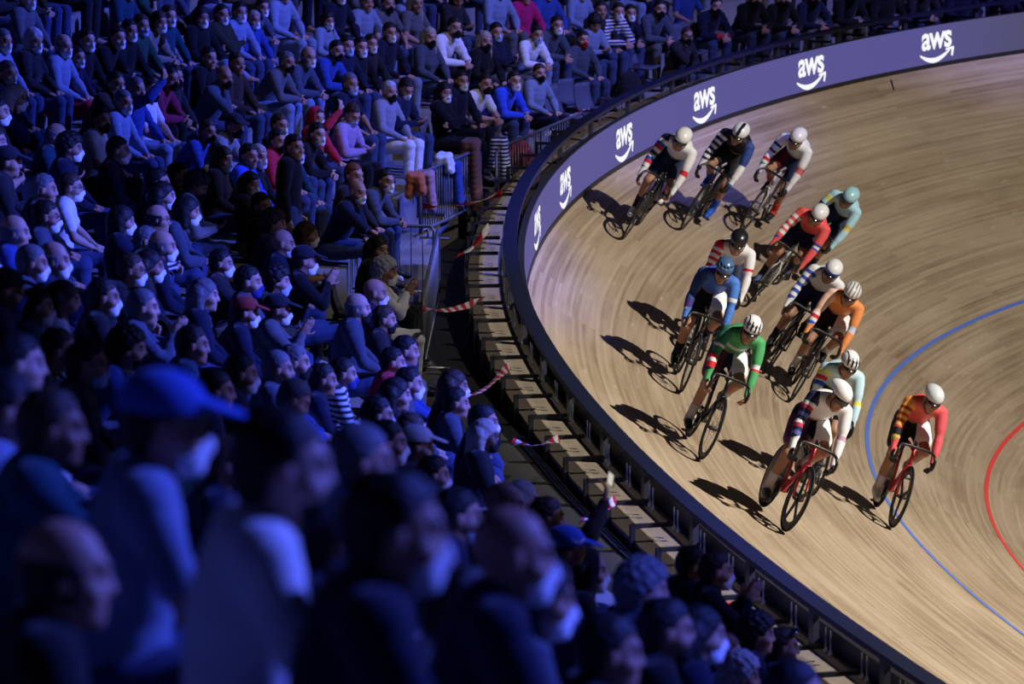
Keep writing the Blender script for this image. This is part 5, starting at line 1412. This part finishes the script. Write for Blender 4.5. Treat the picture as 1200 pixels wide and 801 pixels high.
for px, py, w in ((668, 110, 'empty grey seat beside the child in pale blue shirt'), (687, 117, 'empty grey seat nearest the guard rail, beside the red and white tape'), (651, 118, 'empty grey seat set low behind the child in pale blue shirt'),
                  (620, 82, 'empty grey seat back between the cobalt sweater and the slate shirt'), (795, 45, 'empty blue grey seat beside the slate hoodie'), (811, 42, 'empty seat between the slate hoodie and the navy hoodie'),
                  (398, 345, 'empty seat by the aisle steps near the bald man with shining crown'), (738, 62, 'empty grey seat in front of the broad striped tee')):
    r = on_stand(px, py, .62)
    if r is None: continue
    p, s, o = r; n = frame(s)[1]
    e = empty('stadium_seat', mtx=Matrix.Translation((p[0], p[1], zf(s, o))) @ Matrix.Rotation(face_angle(n), 4, 'Z'))
    tag(e, w, 'seat', 'stadium seats')
    link('seat_back', SEAT[0], M['plastic'], e, (.09, .10, .14)); link('seat_pan', SEAT[1], M['plastic'], e, (.09, .10, .14)); link('pedestal', SEAT[2], M['grey_metal'], e)

# red and white tape
m, nt, b = nodes('barrier_tape')
uv = N(nt, 'ShaderNodeUVMap', uv_map='UVMap'); sx = N(nt, 'ShaderNodeSeparateXYZ'); L(nt, uv.outputs[0], sx.inputs[0])
ad = N(nt, 'ShaderNodeMath', operation='ADD'); L(nt, sx.outputs['X'], ad.inputs[0]); L(nt, sx.outputs['Y'], ad.inputs[1])
fr = N(nt, 'ShaderNodeMath', operation='FRACT'); L(nt, ad.outputs[0], fr.inputs[0])
gt = N(nt, 'ShaderNodeMath', operation='GREATER_THAN'); gt.inputs[1].default_value = .5; L(nt, fr.outputs[0], gt.inputs[0])
mx = N(nt, 'ShaderNodeMix', data_type='RGBA'); L(nt, gt.outputs[0], mx.inputs['Factor']); mx.inputs['A'].default_value = (.60, .02, .03, 1); mx.inputs['B'].default_value = (.80, .80, .80, 1)
L(nt, mx.outputs['Result'], b.inputs['Base Color']); b.inputs['Roughness'].default_value = .4; M['tape'] = m
def tape(a, b, label, sag=.05, tw=2.5, w=.035):
    n = 40; V = []; UV = []; d = b - a; Ln = np.linalg.norm(d); side = unit(np.cross(d, (0, 0, 1)))
    for th in (0, .0025):
        for i in range(n + 1):
            q = i / n; p = a + d * q - np.array([0, 0, sag * 4 * q * (1 - q)]); an = .5 + tw * q + .5 * math.sin(7 * q)
            u = np.array([0, 0, 1]) * math.cos(an) * w + side * math.sin(an) * w; nn = unit(np.cross(u, d)) * th
            V += [p - u + nn, p + u + nn]; UV += [(q * Ln / .42, 0), (q * Ln / .42, .25)]
    m_ = 2 * (n + 1); F = []
    for i in range(n):
        k = 2 * i; F += [(k, k + 2, k + 3, k + 1), (m_ + k, m_ + k + 1, m_ + k + 3, m_ + k + 2), (k, m_ + k, m_ + k + 2, k + 2), (k + 1, k + 3, m_ + k + 3, m_ + k + 1)]
    F += [(0, 1, m_ + 1, m_), (2 * n, m_ + 2 * n, m_ + 2 * n + 1, 2 * n + 1)]
    me = mesh_np('tape', np.array(V), np.array(F)); ul = me.uv_layers.new(name='UVMap'); li = np.empty(len(me.loops), np.int32); me.loops.foreach_get('vertex_index', li)
    ul.data.foreach_set('uv', np.array(UV, np.float32)[li].ravel())
    tag(link('barrier_tape', me, M['tape']), label, 'tape', 'red and white tapes across the walkway')
for (x0, y0), (x1, y1), o0, o1, w in (((646, 139), (695, 121), 1.0, .5, 'red and white tape beside the empty grey seats'), ((588, 156), (648, 155), 1.15, .6, 'red and white tape before the knees of the cobalt sweater'),
        ((496, 241), (588, 226), 1.3, .62, 'red and white tape strung past the brown quilted coat'), ((536, 300), (573, 265), 1.0, .62, 'slanting red and white tape above the corner of the steel barrier'),
        ((495, 363), (568, 349), 1.65, .63, 'twisted red and white tape at the outstretched shoe'), ((545, 466), (597, 427), 1.8, .63, 'slack red and white tape above the boy in dark tee'),
        ((600, 517), (655, 513), 1.6, .63, 'red and white tape over the knee of the boy in dark tee'), ((680, 610), (721, 584), 1.5, .63, 'red and white tape next to the raised phone'), ((800, 124), (850, 116), .9, .5, 'red and white tape at the feet behind the rail')):
    far = y1 < 200; A_, B_ = (pt_z(x0, y0, .45), pt_z(x1, y1, .5)) if far else (pt_o(x0, y0, o0), pt_o(x1, y1, o1))
    tape(A_, B_, w, tw=3.5 if 'twisted' in w else 2.0)
# cables along the back of the shelf
M['cable'] = plain('cable_sheath', (.025, .03, .06), .4)
for i, w in enumerate(('bluish cable run highest along the back of the board shelf', 'bluish cable running between two others along the board shelf', 'bluish cable sagging lowest along the board shelf')):
    pts = []
    for j, s in enumerate(np.arange(28.0, 35.5, .25)):
        p = outside(s, .66 + .03 * i + .005 * math.sin(j * .9 + i), .30 - .06 * i + .03 * math.sin(j * .7 + i * .3)); p[2] = max(p[2], corridor_z(s) + .015); pts.append(p)
    mb = MB(); mb.tube(pts, .011, 6); tag(mb.build('cable', M['cable'], None, True), w, 'cable')
# phone held up by the brown haired person
for p in SPECN:
    if p['words'].startswith('brown haired person holding up'):
        J = p['var']['J']; sc = p['sc']
        lp = J['wrR'] + unit(J['hdR']) * .12 + np.array([0, .02, .03])
        mb = MB(); mb.box((0, 0, 0), (.15, .009, .075)); o = mb.build('phone', M['black_metal'])
        o.matrix_world = p['mtx'] @ Matrix.Translation(tuple(lp)) @ Matrix.Rotation(math.radians(-8), 4, 'X')
        m_, nt_, b_ = nodes('phone_screen'); b_.inputs['Base Color'].default_value = (.02, .02, .02, 1); b_.inputs['Emission Color'].default_value = (.9, .85, .75, 1); b_.inputs['Emission Strength'].default_value = .7
        mb = MB(); mb.box((0, -.006, 0), (.14, .004, .066)); mb.build('screen', m_, o)
        bv = o.modifiers.new('edge', 'BEVEL'); bv.width = .003; bv.segments = 2
        tag(o, 'lit phone held up above the walkway', 'phone')
for p in SPECN:
    if 'wearing a slate backpack' in p['words']:
        o = link('backpack', shape('backpack', bag_prims(.32, .22, .46), .012, .04, wrinkle(.005)), M['cloth'], None, (.05, .05, .10)); o.matrix_world = p['mtx'] @ Matrix.Translation((0, -.26, .56)) @ Matrix.Rotation(math.pi, 4, 'Z')
        tag(o, 'slate backpack on the back of a dark haired person above the white cap', 'backpack')
# loose dark strip and a sticker
s_, d_ = hit_track(1046, 100); mb = MB()
a_, b_ = on_track(s_ - .06, d_ + .10, .004), on_track(s_ + .06, d_ - .10, .004)
mb.tube([a_, b_], .014, 6, rz=.004); tag(mb.build('rubber_strip', M['rubber'], None, True), 'short dark strip on the boards below the purple board', 'strip')
M['red_label'] = plain('red_sticker', (.6, .05, .03), .5)
p = outside(33.2, .40, .4615); mb = MB(); mb.box((0, 0, 0), (.07, .22, .002), basis(33.2)); o = mb.build('sticker', M['red_label']); o.location = p
tag(o, 'small red sticker on the board shelf', 'sticker')

# ------------------------------------------------------------------ light
def spot(name, loc, target, power, colour, angle, blend, radius):
    l = bpy.data.lights.new(name, 'SPOT'); l.energy = power; l.color = colour; l.spot_size = math.radians(angle); l.spot_blend = blend; l.shadow_soft_size = radius
    o = bpy.data.objects.new(name, l); COL.objects.link(o); o.location = loc
    o.rotation_euler = (Vector(target) - Vector(loc)).to_track_quat('-Z', 'Y').to_euler(); return o
KEY = np.array([24.5, 34.5, 20.5])
def profile_spot(name, loc, target, power, colour, edge, sides, grade, soft, fade=None, radius=.2):
    """profile lamp with a curved shutter: edge(s) = offset outside the banking where the beam stops, sides = +1 lights the track, -1 the stands"""
    key = spot(name, tuple(loc), target, power, colour, 100, .2, radius)
    bpy.context.view_layer.update(); RL = np.array(key.matrix_world.to_3x3())
    def uvp(p): q = RL.T @ (np.asarray(p) - loc); return q[0] / q[2], q[1] / q[2]
    E_ = np.array([uvp(outside(s, edge(s), .42)) for s in np.arange(2, 44, 1.)])
    cf = np.polyfit(E_[:, 0], E_[:, 1], 5); tv = uvp(on_track(25, 3)); sg = sides if tv[1] > np.polyval(cf, tv[0]) else -sides
    print('GOBO', name, np.abs(np.polyval(cf, E_[:, 0]) - E_[:, 1]).max())
    key.data.use_nodes = True; nt = key.data.node_tree; em = nt.nodes['Emission']
    tc = N(nt, 'ShaderNodeTexCoord'); sx = N(nt, 'ShaderNodeSeparateXYZ'); L(nt, tc.outputs['Normal'], sx.inputs[0])
    def mth(op, a, b=None):
        n = N(nt, 'ShaderNodeMath', operation=op)
        for i, v in enumerate((a, b)):
            if v is None: continue
            if isinstance(v, (int, float)): n.inputs[i].default_value = v
            else: L(nt, v, n.inputs[i])
        return n.outputs[0]
    def ramp(x, a, b, smooth=True):
        mr = N(nt, 'ShaderNodeMapRange', interpolation_type='SMOOTHSTEP' if smooth else 'LINEAR'); mr.inputs['From Min'].default_value = a; mr.inputs['From Max'].default_value = b; L(nt, x, mr.inputs['Value']); return mr.outputs['Result']
    u = mth('DIVIDE', sx.outputs['X'], sx.outputs['Z']); v = mth('DIVIDE', sx.outputs['Y'], sx.outputs['Z'])
    acc = float(cf[0])
    for c in cf[1:]: acc = mth('ADD', mth('MULTIPLY', acc, u) if not isinstance(acc, float) else mth('MULTIPLY', u, acc), float(c))
    e = mth('MULTIPLY', mth('SUBTRACT', v, acc), sg)
    st = ramp(e, -soft * .6, soft * .4)
    if fade: st = mth('MULTIPLY', st, mth('SUBTRACT', 1., ramp(e, *fade)))
    ua, ub = uvp(on_track(37, 4))[0], uvp(on_track(3, 4))[0]
    cr = N(nt, 'ShaderNodeValToRGB'); el = cr.color_ramp.elements; el[0].color = (*[grade[0][1]] * 3, 1); el[1].color = (*[grade[-1][1]] * 3, 1)
    for p, c in grade[1:-1]: x = el.new(p); x.color = (c, c, c, 1)
    L(nt, ramp(u, ua, ub, False), cr.inputs['Fac'])
    L(nt, mth('MULTIPLY', st, cr.outputs['Color']), em.inputs['Strength'])
# over the infield: its shutter follows the top of the banking, dimmed towards the far end of the turn
profile_spot('track_profile_spot', KEY, (6, 44, 1), 66000, (1, .93, .84), lambda s: float(np.interp(s, [4, 12, 20, 30], [.0, .3, .75, .85])), 1., [(0, 1), (.3, .92), (.55, .62), (.8, .46), (1, .40)], .014)
# softer white light on the walkway and the first rows
profile_spot('walkway_profile_spot', np.array([9.5, 37., 20.]), (-.6, 42, 3.6), 4500, (1, .90, .86), lambda s: .24, -1., [(0, .8), (.3, 1), (.6, .9), (1, .5)], .010, fade=(.04, .24), radius=.3)
BLUE = (.085, .125, 1.0)
spot('blue_wash_spot', (17, 31, 14.5), (-3.8, 33, 5.5), 62000, BLUE, 34, .5, .4)
spot('blue_wash_spot', (14.5, 16, 15.5), (-1.2, 13, 7.2), 26000, BLUE, 54, .6, .4)
spot('blue_wash_spot', (18, 45, 18), (-5.2, 48.0, 6.2), 50000, BLUE, 31, .5, .4)
spot('blue_wash_spot', (13, 27, 14), (.6, 24.5, 4.2), 9000, (.12, .15, 1.0), 27, .6, .4)
spot('violet_wash_spot', (15, 48, 20), (-1.5, 58.5, 6.0), 27000, (.17, .19, 1.0), 32, .6, .5)
spot('violet_wash_spot', (18, 54, 20), (5.5, 66, 6.8), 20000, (.26, .26, 1.0), 26, .6, .5)
wd = bpy.data.worlds.new('arena_dark'); scene.world = wd; wd.use_nodes = True
wd.node_tree.nodes['Background'].inputs[0].default_value = (.25, .27, .5, 1); wd.node_tree.nodes['Background'].inputs[1].default_value = .008
vs = scene.view_settings; vs.view_transform = 'Standard'; vs.look = 'None'; vs.gamma = 1; vs.exposure = 0
try: vs.use_curve_mapping = False
except Exception: pass
